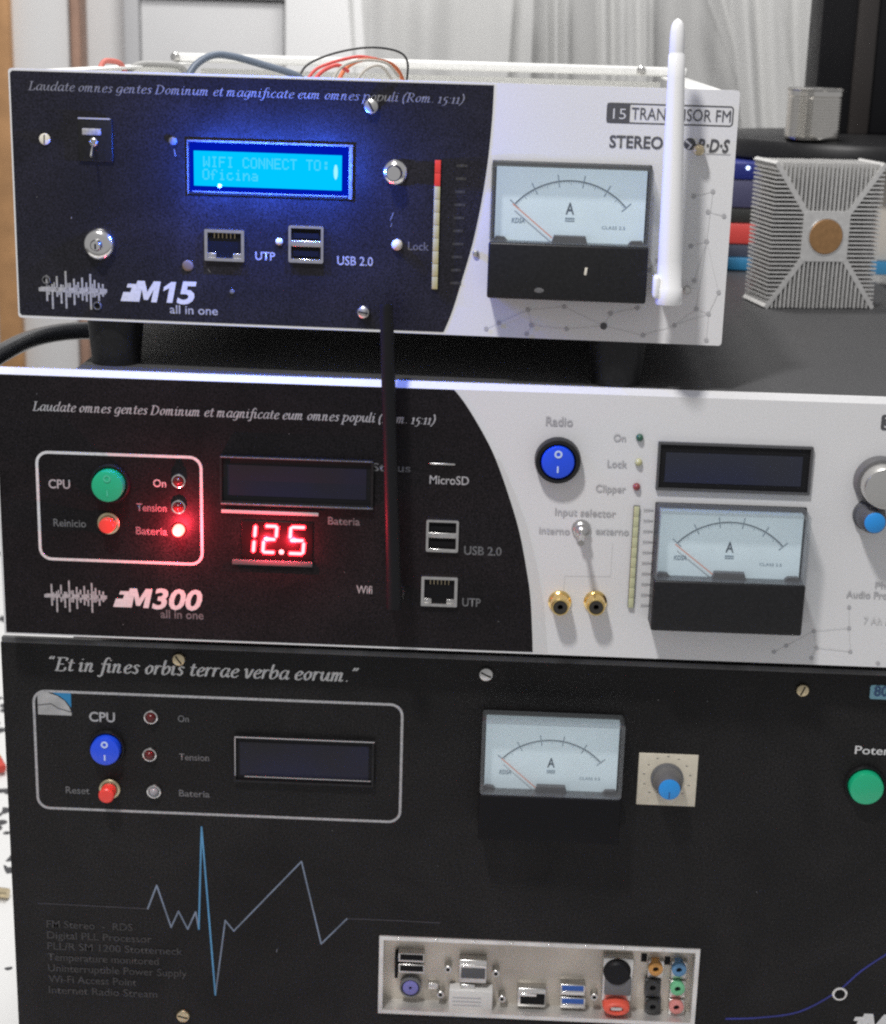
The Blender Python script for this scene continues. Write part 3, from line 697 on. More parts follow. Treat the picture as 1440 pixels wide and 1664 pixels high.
mk('black_overlay', prism([(.9, HB-2.7)]+ccB+[(.9, .9)], -.005, -.15), BLACK, B.root)
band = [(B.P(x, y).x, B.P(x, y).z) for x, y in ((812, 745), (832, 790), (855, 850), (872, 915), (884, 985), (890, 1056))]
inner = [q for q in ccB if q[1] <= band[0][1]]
mk('curve_band', prism([(x-.6, z) for x, z in inner]+[(band[-1][0], .9)]+band[-2::-1], -.005, -.08), BANDM, B.root)  # flat light grey band following the curve on the white side
script_text(B, 'Laudate omnes gentes Dominum et magnificate eum omnes populi (Rom. 15:11)', 53, 707, 667, .0315, 14.5, INK_G, nib=.24, hair=.055)
a = B.P(54, 732); b = B.P(327, 741); c = B.P(333, 918); d = B.P(67, 911)
mk('printed_frame', frame((a.x+d.x)/2, (b.x+c.x)/2, (c.z+d.z)/2, (a.z+b.z)/2, 5.5, 1.2, -.16, -.26), INK_W, B.root)
text(B, 'CPU', 79, 114, 793, 14, INK_G, .015)
rocker(B, 174, 791, 33, 26, GREENB, 6.0, mm=M('pale_green_mark', (0.05, 0.5, 0.30), .4))
text(B, 'Reinicio', 87, 140, 855, 12, INK_DIM2)
push(B, 176, 851, 18, 12.5, BRASS, 6.0)
text(B, 'On', 249, 270, 791, 12, INK_G); text(B, 'Tension', 222, 271, 830, 12, INK_DIM2, .018); text(B, 'Bateria', 221, 272, 868, 12, INK_DIM2, .018)
led(B, 290, 782, 12, LED_DR, CHROME); led(B, 290, 824, 12, LED_DR, CHROME)
lit = led(B, 290, 862, 9.5, LEDR, None, 2.2)
mk('glow_core', lathe([(1.3, 0), (1.1, .6), (0, .9)], 16), LEDHOT, lit, (0, -4.3, 0))
def glow(par, loc, e, col):  # unseen point lamp added to spread an indicator's red onto the panel
    g = bpy.data.lights.new('added_indicator_glow', 'POINT'); g.energy = e; g.color = col; g.specular_factor = 0.0; g.shadow_soft_size = 0.0
    go = bpy.data.objects.new('added_indicator_glow', g); COL.objects.link(go); go.parent = par; go.location = Vector(loc)*MM
glow(lit, (0, -10, 0), .11, (1.0, .03, .06))
lcd(B, (356, 738), (607, 752), (606, 827), (358, 816), LCD_OFF, 2.2, .9, PLASTIC, (3.2, 3, 3.2, 4))
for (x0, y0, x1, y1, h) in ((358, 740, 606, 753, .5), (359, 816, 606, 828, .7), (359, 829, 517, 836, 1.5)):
    a = B.P(x0, y0, 2.3); b = B.P(x1, y1, 2.3); mk('painted_glint_edge', box(0, b.x-a.x, -.3, 0, -h, 0, .1), INK_L if h > 1 else INK_DIM2, B.root, (a.x, -2.2 if h < 1 else -.9, (a.z+b.z)/2+.2))  # glints on the display edges, painted as pale strips
# seven segment display
a = B.P(392, 846, 1.2); b = B.P(508, 914, 1.2)
sd = mk('digit_display', box(0, b.x-a.x, -.35, 0, b.z-a.z, 0, .3), SEGBACK, B.root, (a.x, -.1, a.z))
mk('lower_bezel', box(-4, b.x-a.x, -1.4, 0, -2.2, 0, .3), KNOBG, sd, (0, 0, b.z-a.z))
def digit(xl, xr, yt, yb, segs):
    p = B.P(xl, yb, 1.4); q = B.P(xr, yt, 1.4); w = q.x-p.x; h = q.z-p.z; t = 1.75; s = .09
    def T(pt): return (pt[0]+s*pt[1], pt[1])
    g = .25
    def hb(z): return [T(x) for x in ((g+.4, z), (g+t*.5, z+t/2), (w-g-t*.5, z+t/2), (w-g-.4, z), (w-g-t*.5, z-t/2), (g+t*.5, z-t/2))]
    def vb_(x, z0, z1): return [T(x_) for x_ in ((x, z0+g), (x+t/2, z0+g+t*.5), (x+t/2, z1-g-t*.5), (x, z1-g), (x-t/2, z1-g-t*.5), (x-t/2, z0+g+t*.5))]
    S = {'a': hb(h-t/2), 'g': hb(h/2), 'd': hb(t/2), 'b': vb_(w-t/2, h/2, h), 'c': vb_(w-t/2, 0, h/2), 'f': vb_(t/2, h/2, h), 'e': vb_(t/2, 0, h/2)}
    for k in segs:
        c = Vector((sum(q_[0] for q_ in S[k])/6, sum(q_[1] for q_ in S[k])/6)); L_ = [Vector(q_)-c for q_ in S[k]]
        lo_ = 'v' if k in 'bcef' else 'h'
        big = [(c.x+v.x*(1.3 if lo_ == 'v' else 1.06), c.y+v.y*(1.06 if lo_ == 'v' else 1.3)) for v in L_]
        sm = [(c.x+v.x*(.72 if lo_ == 'v' else .9), c.y+v.y*(.9 if lo_ == 'v' else .72)) for v in L_]
        mk('segment', prism(big, 0, -.12), SEG, sd, (p.x-a.x, -.4, p.z-a.z)); mk('segment_core', prism(sm, 0, -.05), SEGC, sd, (p.x-a.x, -.53, p.z-a.z))
digit(391, 414, 852, 900, 'bc'); digit(423, 449, 853, 901, 'abged'); digit(465, 495, 855, 903, 'afgcd')
p = B.P(457, 898, 1.4); mk('decimal_point', lathe([(1.15, 0), (1.1, .12)], 16), SEGC, sd, (p.x-a.x, -.4, p.z-a.z))
glow(sd, (10, -5, -9), .05, (1.0, .03, .06)); glow(sd, (22, -5, -9), .05, (1.0, .03, .06))
text(B, 'Bateria', 533, 585, 852, 12, INK_DIM2, .015); text(B, 'Status', 605, 667, 765, 12.5, INK_DIM2, .015)
a = B.P(699, 755, .6); mk('card_slot', box(0, 10.6, -.5, 0, 0, .75, .15), NICKEL, B.root, (a.x, -.12, a.z))
text(B, 'MicroSD', 698, 762, 786, 13.5, INK_G); text(B, 'USB 2.0', 754, 815, 901, 13.5, INK_DIM2, .018); text(B, 'UTP', 751, 781, 985, 13, INK_DIM2, .018); text(B, 'Wifi', 579, 605, 964, 12.5, INK_G)
usb(B, 692, 746, 844, 896); rj45(B, 684, 744, 936, 984)
waveform(B, 72, 174, 968, 26, INK_G)
fm_logo(B, '300', 184, 205, 329, 986, 31, INK_W); text(B, 'all in one', 261, 331, 1004, 13, INK_DIM2, .018)
# white side
text(B, 'Radio', 887, 931, 691, 14, INK_L, .015); rocker(B, 907, 752, 38, 27, BLUEB, 6.0, collar=5.0)
for s, x0, x1, yb, lx, ly, m_ in (('On', 997, 1017, 717, 1040, 712, LED_GN), ('Lock', 987, 1019, 759, 1038, 752, LED_YE), ('Clipper', 968, 1017, 799, 1035, 792, LED_RD)):
    text(B, s, x0, x1, yb, 11.5, INK_L); led(B, lx, ly, 6.2, m_, None, .6)
text(B, 'Input selector', 902, 1001, 837, 11.5, INK_L); text(B, 'interno', 876, 926, 867, 11, INK_L); text(B, 'externo', 968, 1022, 868, 11, INK_L)
p = B.P(945, 861, 2)
tg = mk('toggle_switch', lathe([(4.1, 0), (4.1, .8), (3.4, 1.0), (3.4, 2.6), (2.9, 3.0), (2.5, 3.0), (2.3, 6.0), (1.5, 6.6), (0, 6.6)], 28), NICKEL, B.root, (p.x, -.1, p.z))
mk('lever', tube([(0, -5, 0), (-.2, -9, -.9), (-.5, -13, -1.8), (-.6, -14.5, -2.1)], lambda t: .95+.45*t, 12), CHROME, tg)
mk('printed_line', strip([(B.P(x, y).x, B.P(x, y).z) for x, y in ((996, 882), (992, 937), (918, 936), (916, 962))], .3, -.06), INK_LL, B.root)
for px in (910, 968):
    p = B.P(px, 981, 3)
    o = mk('phono_socket', lathe([(5.0, 0), (5.0, .8), (4.4, 1.2), (4.2, 1.4), (4.0, 7.4), (3.6, 8.2), (3.1, 8.2), (3.0, 5)], 28), GOLD, B.root, (p.x, -.05, p.z))
    mk('core', lathe([(3.05, 0), (3.0, 7.9), (1.2, 7.9), (1.1, 5)], 24), M('brown_black_plastic', (0.03, 0.027, 0.022), .5), o)
bargraph(B, (1034, 823), (1026, 988), 8.5, 10, 0, BAR_Y, BAR_R)
for k in range(10):
    p = B.P(1046-k*.6, 829+k*17.2, .2)
    mk('scale_mark', box(0, 2.6, -.05, 0, -.9, .9), INK_LL, B.root, (p.x, -.05, p.z)); mk('scale_mark', box(.2, 4.2, -.05, 0, -.35, .35), INK_L, B.root, (p.x, -.12, p.z))
lcd(B, (1070, 718), (1323, 727), (1316, 806), (1066, 796), LCD_OFF2, 1.6, 1.0, KNOBG, (3.5, 4, 3.5, 4.5))
ammeter(B, (1067, 830), (1317, 838), (1060, 1026), (1306, 1034), na=139.4)
a = B.P(1431, 699, .3); mk('printed_badge', prism(rrect(0, 40, 0, 6.6, 1.2), 0, -.1), INK_K, B.root, (a.x, -.08, a.z))
text(B, '300', 1437, 1470, 695, 17, INK_LL, .01, proud=.4)
p = B.P(1430, 783, 2)
kn = mk('volume_knob', lathe([(10.8, 0), (10.8, 1.5), (10.4, 4.0), (10.0, 4.6), (9.0, 4.6)], 40), KNOBG3, B.root, (p.x, -.05, p.z))
mk('knob_body', lathe([(9.0, 4.0), (9.0, 13), (8.5, 14), (7.9, 14.2), (0, 14.2)], 40), SATIN, kn)
p = B.P(1413, 838, 2)
kn = mk('tone_knob', lathe([(6.8, 0), (6.8, 2), (6.2, 2.4), (5.9, 8), (5.0, 11.8), (4.4, 12.6)], 32), KNOBG, B.root, (p.x, -.05, p.z))
mk('cap', lathe([(4.35, 0), (4.3, .8), (3.7, 1.2), (0, 1.2)], 28), CYANCAP, kn, (0, -12.5, 0))
text(B, 'Phones', 1422, 1475, 956, 10, INK_L); text(B, 'Audio Processor', 1375, 1485, 971, 11, INK_L); text(B, '7 Ah Aux', 1403, 1465, 1014, 11, INK_LL)
dots(B, [(1380, 987), (1380, 1021), (1323, 1026), (1327, 1053), (1278, 1050), (1258, 1060), (1319, 1070), (1382, 1059), (1427, 1078)], [(0, 1), (1, 2), (2, 3), (4, 5), (3, 6), (1, 7), (3, 7), (4, 2)], 3.4)
# black wifi antenna on this unit
p0 = B.P(641, 962, 6); p = B.P(641, 955, 14)
an = mk('antenna', tube([(p.x, -14, p.z-9), (p.x, -14, p.z-3), (p.x-.4, -14, p.z+6), (p.x-1.5, -13.5, p.z+30), (p.x-4.6, -13, p.z+95), (p.x-5.6, -12.5, p.z+117.5), (p.x-5.7, -12.4, p.z+120)], lambda t: 3.3 if t < .12 else (3.5-.9*t if t < .97 else 1.4), 16), MATTEBLK, B.root)
mk('hinge', box(-3.2, 3.2, -14, -6, -3, 3, 1.0), MATTEBLK, an, (p.x, 0, p.z-6)); mk('connector', lathe([(3.9, 0), (3.9, 5), (3.2, 6.5)], 20), NICKEL, an, (p.x, -.1, p.z-6))
fleck(B, ((60, 640, .4, .4, .2), (470, 705, .5, .3, .4), (560, 930, .3, .5, .1), (810, 1010, .5, .4, .1), (200, 1015, .6, .3, .1)), INK_DIM2)
tag(B.root, 'wide middle unit with red 12.5 digits and black antenna', 'transmitter', 'stacked transmitter units')

# =================================================================== UNIT A: FM15, top
A = Unit('compact_transmitter', (9.1, 10.4, 138.9), -0.0418)
HA, WA = 102.06, 295.3
mk('front_panel', prism(rrect(0, WA, 0, HA, 1.3, 3), 2.0, 0), WHITE, A.root)
ccA = curve_poly(A, [(803, 136), (800, 190), (793, 260), (782, 330), (768, 395), (752, 450), (735, 505), (718, 546)], 0, 1.1, HA-.9)
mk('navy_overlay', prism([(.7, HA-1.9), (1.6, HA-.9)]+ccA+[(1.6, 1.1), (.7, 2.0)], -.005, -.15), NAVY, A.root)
# tray behind the panel: floor, side walls with lips, rear wall
mk('tray_floor', box(4, WA-4, 2, 292, 1, 2.5), STEEL_W, A.root)
mk('tray_side', box(4, 5.2, 2, 292, 2.5, HA-2), STEEL_W, A.root); mk('tray_side', box(WA-5.2, WA-4, 2, 292, 2.5, HA-2), STEEL_W, A.root)
mk('tray_lip', box(4, 17, 2, 292, HA-2, HA-.8, .3), STEEL_W, A.root); mk('tray_lip', box(WA-17, WA-4, 2, 292, HA-2, HA-.8, .3), STEEL_W, A.root)
mk('rear_wall', box(17, WA-17, 288, 289.5, 2.5, HA-4), STEEL_W, A.root)
mk('rear_flange', box(3, WA-3, 276, 292, HA-.7, HA+4.2, 1.2), STEEL_W, A.root)
for px, py in ((285, 92), (1042, 118)):
    d = A.m @ ray(px, py); t = (276 - A.c.y)/d.y; q = A.c+d*t
    mk('flange_screw', lathe([(2.6, 0), (2.6, 1), (1.8, 2), (0, 2.2)], 16), NICKEL, A.root, (q.x, 275.9, HA+2.0))
foot = lathe([(10.5, 0), (10.5, 2), (11.8, 16), (11.8, 20.0)], 28)
for i, (fx, fy) in enumerate(((38, 14), (WA-42, 14), (42, 262), (WA-42, 262))):
    mk('foot', foot, PLASTIC, A.root, (fx, fy, -20.0+.05), (math.radians(-90), 0, 0))
script_text(A, 'Laudate omnes gentes Dominum et magnificate eum omnes populi (Rom. 15:11)', 46, 754, 146, .0345, 14, INK_T, nib=.2, hair=.05)
screw(A, 72, 226, 9, LED_WH, 1.0)
# lever switch
a = A.P(127, 262, 2); b = A.P(181, 192, 2)
sw_ = mk('lever_switch', box(0, b.x-a.x, -1.2, 0, 0, b.z-a.z, .4), PLASTIC, A.root, (a.x, -.1, a.z))
mk('top_edge', box(.3, b.x-a.x-.8, -.3, 0, b.z-a.z-.7, b.z-a.z-.1), INK_L, sw_, (0, -1.2, 0))
q = A.P(133, 219, 2); mk('label_plate', box(0, 7.8, -.5, 0, 0, 2.7, .4), INK_G, sw_, (q.x-a.x, -1.2, q.z-a.z))
q = A.P(151, 231, 3); mk('bushing', lathe([(1.7, 0), (1.7, 1.2), (1.2, 1.6), (.8, 1.0)], 16), NICKEL, sw_, (q.x-a.x, -1.2, q.z-a.z))
mk('lever', tube([(0, 0, 0), (.2, -3, -2.5), (.35, -5, -4.8)], .55, 8), CHROME, sw_, (q.x-a.x, -2.6, q.z-a.z-.6))
# antenna / rf connector with chrome nut
q = A.P(158, 398, 4)
rf = mk('chrome_connector', lathe([(6.7, 0), (6.7, 1.5), (6.3, 2.4), (5.4, 3.4), (4.2, 4.0), (2.6, 4.2), (2.4, 6.2), (1.9, 6.8), (0, 7.0)], 36), CHROME, A.root, (q.x, -.1, q.z))
mk('pin', box(-.25, .25, -7.4, -6.8, -1.4, .8), HOLE, rf)
for px, py, r, m_ in ((603, 173, 12.5, NICKEL), (590, 508, 10.5, NICKEL)): screw(A, px, py, r, m_, 3.0)
screw(A, 280, 229, 6.5, INK_DIM2, 1.4, slot=False); screw(A, 75, 455, 7, INK_DIM2, .6, hollow=True); screw(A, 158, 497, 7, INK_DIM2, .6, hollow=True)
screw(A, 305, 432, 9, M('tan_plug', (0.16, 0.12, 0.09), .6), .6, name='hole_plug', slot=False); screw(A, 377, 474, 4, INK_DIM2, .5, slot=False)
q = A.P(641, 281, 4)
kn = mk('chrome_button', lathe([(5.0, 0), (5.0, 1.0), (4.4, 1.8), (3.6, 2.2), (3.3, 2.4), (3.2, 6.5), (2.8, 7.2), (0, 7.4)], 32), CHROME, A.root, (q.x, -.1, q.z))
led(A, 645, 398, 9, LED_WH, None, 1.0); led(A, 453, 393, 6, LED_WH, None, .3)
# lit display
dsp, dw, dh = lcd(A, (303, 224), (574, 236), (573, 325), (306, 314), LCD_ON, .9, .8, PLASTIC, (2.6, 4.6, 3.4, 4.6), M('backlight_leak', (0.0, 0.0, 0.01), .5, spec=.1, emit=(0.0, 0.012, 0.55), es=.75, glow=True))
for nm, bx in (('frame_edge', box(-dw/2, dw/2, -.3, 0, dh/2-1.0, dh/2-.2, .1)), ('frame_edge', box(dw/2-1.6, dw/2-.1, -.3, 0, -dh/2, dh/2-1.1, .1)), ('frame_edge', box(-dw/2+2, dw/2-2, -.2, 0, -dh/2+.9, -dh/2+1.3)), ('frame_edge', box(-dw/2, -dw/2+.35, -.2, 0, -dh/2, dh/2-1.2))):
    mk(nm, bx, INK_DIM2, dsp, (0, -.9, 0))
sc_y = -.9*.35-.24
def dl(px, py): q = A.P(px, py, 1.1); return q - Vector(dsp.location)*1000
FONT57 = {'W': '10001 10001 10001 10101 10101 11011 10001', 'I': '01110 00100 00100 00100 00100 00100 01110', 'F': '11111 10000 10000 11110 10000 10000 10000', 'C': '01110 10001 10000 10000 10000 10001 01110',
 'O': '01110 10001 10001 10001 10001 10001 01110', 'N': '10001 11001 10101 10101 10011 10001 10001', 'E': '11111 10000 10000 11110 10000 10000 11111', 'T': '11111 00100 00100 00100 00100 00100 00100', ':': '00000 00110 00110 00000 00110 00110 00000',
 'f': '00110 01001 01000 11100 01000 01000 01000', 'i': '00100 00000 01100 00100 00100 00100 01110', 'c': '00000 00000 01110 10000 10000 10001 01110', 'n': '00000 00000 10110 11001 10001 10001 10001', 'a': '00000 00000 01110 00001 01111 10001 01111'}
def dotmatrix(word, x, z, w, h):
    bm = bmesh.new(); n = len(word); cw = w/n; px_, pz_ = cw/6, h/7
    for i, ch in enumerate(word):
        if ch == ' ': continue
        for j, row in enumerate(FONT57[ch].split()):
            for k, b_ in enumerate(row):
                if b_ == '1':
                    X, Z = i*cw+k*px_, h-(j+1)*pz_
                    bm.faces.new([bm.verts.new((X+a_*px_*.9, 0, Z+c_*pz_*.9)) for a_, c_ in ((0, 0), (1, 0), (1, 1), (0, 1))])
    mk('screen_characters', finish(bm), LCD_TXT, dsp, (x, sc_y-.03, z))
for s, xl, xr, yb in (('WIFI CONNECT TO:', 330, 536, 271), ('Oficina', 329, 421, 291.5)):
    q = dl(xl, yb); q2 = dl(xr, yb+SL*(xr-xl)); dotmatrix(s, q.x, q.z, q2.x-q.x, 4.3)
q = dl(549, 280); mk('backlight_spot', lathe([(1.5, 0), (1.3, .05)], 20, True, .55, 2.0), LCD_HOT, dsp, (q.x-.9, sc_y-.02, q.z))
q = dl(357, 302); mk('frame_pip', lathe([(.9, 0), (.8, .4), (0, .5)], 14), MARKB, dsp, (q.x, -.75, q.z))
for i, xx in enumerate((-22, 0, 22)):  # unseen point lamps added before the screen to spread blue onto the panel
    pl = bpy.data.lights.new('added_screen_glow', 'POINT'); pl.energy = 0.25; pl.specular_factor = 0.0; pl.color = (0.03, 0.13, 1.0); pl.shadow_soft_size = 0.0
    po = bpy.data.objects.new('added_screen_glow', pl); COL.objects.link(po); po.parent = dsp; po.location = Vector((xx, -11, 0))*MM
rj45(A, 333, 397, 372, 423); usb(A, 469, 526, 366, 426)
text(A, 'UTP', 415, 447, 422, 13, INK_G); text(A, 'USB 2.0', 548, 606, 430, 14, INK_G); text(A, 'Lock', 663, 697, 406, 13, INK_DIM2)
bargraph(A, (713, 260), (705, 470), 9.5, 10, 2, BAR_W, BAR_R)
for k in range(10):
    q = A.P(742-k*1.1, 269+k*21.2, .3)
    mk('scale_mark', box(0, 4.4-.2*(k % 3), -.05, 0, -.55, .55), INK_DIM, A.root, (q.x, -.2, q.z))
waveform(A, 63, 174, 470, 31, INK_G)
fm_logo(A, (('1', 262, 283), ('5', 287, 320)), 196, 217, 321, 489, 34, INK_W); text(A, 'all in one', 276, 354, 509, 13.5, INK_G)
# white side
ammeter(A, (798, 265), (1061, 271), (791, 486), (1051, 493))
a = A.P(985, 200, .2); b = A.P(1191, 206, .2); c = A.P(985, 166, .2); e = A.P(1191, 173, .2)
zz0, zz1 = (a.z+b.z)/2, (c.z+e.z)/2
mk('printed_frame', frame(a.x, b.x, zz0, zz1, 1.4, .55, -.02, -.1), INK_K, A.root)
q = A.P(1023, 200, .2); mk('printed_badge', prism([(a.x+.2, zz0+.2), (q.x, zz0+.2), (q.x, zz1-.2), (a.x+.2, zz1-.2)], -.02, -.14), INK_K, A.root)
text(A, '15', 996, 1017, 193, 17, INK_LL, -.004, proud=.3); text(A, 'TRANSMISOR FM', 1026, 1187, 193.5, 19, INK_K, .0, proud=.25)
text(A, 'STEREO', 990, 1077, 239, 19, INK_K, .022, proud=.25)
text(A, 'R·D·S', 1133, 1185, 246, 20, INK_K, .03, .2, proud=.25)
q = A.P(1121, 234, .2); mk('printed_emblem', lathe([(2.4, 0), (2.3, .05)], 20), INK_K, A.root, (q.x, -.06, q.z)); mk('printed_emblem', strip([(q.x-1.5, q.z+1.2), (q.x+.6, q.z-.4), (q.x-.4, q.z-1.8)], .7, -.16), WHITE, A.root)
q = A.P(1148, 250, .2); mk('printed_line', box(0, 9.5, -.05, 0, -.25, .25), INK_L, A.root, (q.x, -.05, q.z))
q = A.P(1136, 244, 5); mk('standoff_screw', lathe([(2.2, 0), (2.2, 5.0), (2.0, 5.8), (1.5, 6.6), (0, 6.9)], 20), BRASS, A.root, (q.x, -.05, q.z))
q = A.P(1117, 472, 2); mk('screw', lathe([(1.6, 0), (1.6, 1.6), (1.2, 2.2), (0, 2.5)], 16), NICKEL, A.root, (q.x, -.05, q.z))
screw(A, 773, 412, 5.5, NICKEL, 1.2, slot=False)
dots(A, [(1158.6, 311), (1128, 319), (1150.7, 344), (1176.7, 351), (1148.5, 392), (1123, 400), (1128.7, 456), (1168, 475), (1131.6, 502), (1151.4, 510), (1148, 553), (1096, 529), (1045, 545), (981, 530, 1.6), (992, 510, 1.1), (1036, 501), (917, 499), (921, 535), (864, 529, 1.1), (856, 543), (858, 504, 1.1), (811, 525), (790, 534), (1069, 423), (1056, 439)],
     [(0, 1), (2, 3), (4, 5), (4, 6), (4, 7), (4, 8), (8, 9), (7, 9), (11, 8), (10, 9), (11, 12), (13, 14), (13, 16), (14, 15), (17, 18), (18, 20), (20, 16), (18, 19), (21, 22), (20, 21), (17, 13), (12, 13), (23, 24), (11, 9), (0, 4)], 3.6)
# white antenna
p = A.P(1087, 478, 18); tp = A.P(1102, 30, 18)
pts = []
ax = Vector((tp.x-p.x, 0, tp.z-p.z)); L = ax.length+4; ax.normalize(); base = Vector((p.x, -18, p.z))-ax*4
def at_(t): return base+ax*(L*t)
prof = [(0, 5.5), (.004, 5.9), (.06, 5.9), (.064, 5.5), (.16, 5.3), (.5, 4.45), (.80, 3.7), (.878, 3.5), (.881, 3.2), (.889, 3.2), (.892, 3.3), (.955, 3.05), (.978, 2.6), (.992, 1.7), (1.0, .3)]
bm = bmesh.new(); rings = []; side = Vector((0, 1, 0)).cross(ax).normalized()
for t, r in prof: rings.append([bm.verts.new(at_(t)+(side*math.cos(2*math.pi*j/24)+Vector((0, 1, 0))*math.sin(2*math.pi*j/24))*r*.9) for j in range(24)])
for q0, q1 in zip(rings, rings[1:]):
    for j in range(24): bm.faces.new((q0[j], q0[(j+1) % 24], q1[(j+1) % 24], q1[j]))
bm.faces.new(rings[0]); bm.faces.new(rings[-1])
an = mk('antenna', finish(bm, True, 40), WHITEP, A.root)
mk('hinge', box(-4.4, -1.5, -4, 4, -4.5, 4.5, 1.2), WHITEP, an, (base.x-2.4, -18, base.z+7)); mk('connector', lathe([(4.2, 0), (4.2, 8), (3.6, 14)], 20), NICKEL, an, (base.x, -.05, base.z+6))
# wires out of the open top
def wire(pts, r, mat, Y=60, name='wire'):
    P3 = []
    for i, (px, py) in enumerate(pts):
        d = A.m @ ray(px, py); yy = Y+i*4; t = (yy-A.c.y)/d.y; P3.append(A.c+d*t)
    return mk(name, tube(P3, r, 10), mat, A.root)
wire([(300, 135), (318, 106), (345, 90), (375, 91), (420, 103), (480, 122), (500, 140)], 1.6, M('slate_cable', (0.12, 0.15, 0.20), .45), 40, 'cable')
BKW = M('black_wire', (0.02, 0.02, 0.022), .45)
wire([(484, 130), (500, 105), (545, 86), (600, 77), (645, 83), (662, 100), (661, 135)], .5, BKW, 60)
RDW = M('red_wire', (0.62, 0.08, 0.07), .45); ORW = M('orange_wire', (0.65, 0.17, 0.06), .45); GRW = M('grey_wire', (0.42, 0.40, 0.36), .45)
wire([(496, 135), (512, 114), (535, 103), (560, 96), (585, 92), (612, 96)], .75, RDW, 80); wire([(506, 136), (524, 116), (548, 106), (566, 116)], .9, RDW, 50)
wire([(548, 135), (563, 110), (590, 97), (625, 100), (645, 112), (657, 135)], .95, ORW, 66); wire([(538, 136), (552, 112), (575, 100), (605, 98), (630, 104), (648, 124)], .6, GRW, 48); wire([(575, 136), (596, 112), (620, 108), (640, 134)], .7, GRW, 90)
wire([(160, 120), (168, 101), (182, 99), (196, 104), (206, 122)], 1.3, M('pale_red_wire', (0.55, 0.16, 0.13), .5), 110); wire([(200, 126), (222, 106), (255, 104), (292, 108), (306, 126)], 1.6, M('grey_flat_cable', (0.30, 0.30, 0.29), .5), 150, 'cable')
fleck(A, ((116, 354, .6, .8, .3), (637, 352, .5, 3.6, .35), (636, 366, .4, 1.6, .3), (284, 248, .4, 3.0, -.15), (60, 320, .4, .3, .2), (340, 440, .35, 1.6, -.6)), INK_DIM2)  # dust specks; long ones paint a streak reflection and the nut's shadow streak
q = A.P(952, 441, 14.2); mk('dust_glint_fleck', box(-.5, .5, -.1, 0, -1.5, 1.5, .05), LED_WH, A.root, (q.x, -14.1, q.z), (0, .12, 0)); q = A.P(876, 472, 14.2); mk('dust_glint_fleck', lathe([(1.5, 0), (1.2, .1)], 12, True, 1.3, .7), INK_DIM2, A.root, (q.x, -14.05, q.z))
tag(A.root, 'smallest top unit with lit blue display and white antenna', 'transmitter', 'stacked transmitter units')

# =================================================================== heatsink on the middle unit
HS_Z = HB
fl = WZ(1244, 501, HS_Z); fr = WZ(1414, 501, HS_Z)
hsroot = bpy.data.objects.new('heatsink', None); COL.objects.link(hsroot)
psi = math.radians(11)
hsroot.location = Vector((fl.x, fl.y, HS_Z+.05))*MM; hsroot.rotation_euler = (0, 0, psi)
wH = (fr.x-fl.x)/math.cos(psi)*1.02; hH = 79.0; dH = 36.0
ccx, ccz = wH/2, hH/2; bw, bh = wH*.215, hH*.175
mk('core', prism(rrect(ccx-bw, ccx+bw, ccz-bh, ccz+bh, 2.0), dH, 0, .3), ALU, hsroot)
mk('copper_slug', lathe([(9.6, 0), (9.6, .4), (9.2, .7), (0, .7)], 40), COPPER, hsroot, (ccx, -.02, ccz))
mk('slug_ring', lathe([(10.4, 0), (10.2, .45), (9.7, .45), (9.65, .1)], 40), CHROME, hsroot, (ccx, -.01, ccz))
for sx in (-1, 1):
    for sz in (-1, 1):
        x0, z0 = ccx+sx*(bw-1.5), ccz+sz*(bh-1.5); x1, z1 = (wH if sx > 0 else 0), (hH if sz > 0 else 0)
        d = Vector((x1-x0, z1-z0)).normalized(); n = Vector((-d.y, d.x))*1.5
        mk('diagonal_arm', prism([(x0+n.x, z0+n.y), (x0-n.x, z0-n.y), (x1-n.x*.8, z1-n.y*.8), (x1+n.x*.8, z1+n.y*.8)], dH-.1, .1), ALU, hsroot)
def diag(t, sx):   # x of the arm's line at height t from centre
    return None
def fins(side):
    bm = bmesh.new(); pitch = 2.32; th = .48
    def add(x0, x1, z0, z1):
        v = [bm.verts.new((x, y, z)) for x in (x0, x1) for y in (.15+random.uniform(0, .25), dH-.2) for z in (z0, z1)]
        for q in ((0, 1, 3, 2), (4, 6, 7, 5), (0, 4, 5, 1), (2, 3, 7, 6), (0, 2, 6, 4), (1, 5, 7, 3)): bm.faces.new([v[i] for i in q])
    if side in 'lr':
        n = int(hH/pitch)
        for i in range(n):
            z = 1.2+i*(hH-2.4)/(n-1); tt = abs(z-ccz)
            k = 0 if tt < bh else (tt-bh)/(ccz-bh)
            xi = bw+(ccx-bw)*k
            xo = ccx+random.uniform(-.15, .1)
            if xi > xo-.6: continue
            (add(ccx-xo, ccx-xi+.5, z-th, z+th) if side == 'l' else add(ccx+xi-.5, ccx+xo, z-th, z+th))
    else:
        n = int(wH/pitch)
        for i in range(n):
            x = 1.2+i*(wH-2.4)/(n-1); tt = abs(x-ccx)
            k = 0 if tt < bw else (tt-bw)/(ccx-bw)
            zi = bh+(ccz-bh)*k
            zo = ccz-random.uniform(0, .3)
            if zi > zo-.6: continue
            (add(x-th, x+th, ccz-zo, ccz-zi+.5) if side == 'b' else add(x-th, x+th, ccz+zi-.5, ccz+zo))
    o = mk('fin_bank', finish(bm), ALU, hsroot); o['kind'] = 'stuff'
for s in 'lrtb': fins(s)
tag(hsroot, 'square finned aluminium heatsink with round copper core', 'heatsink')

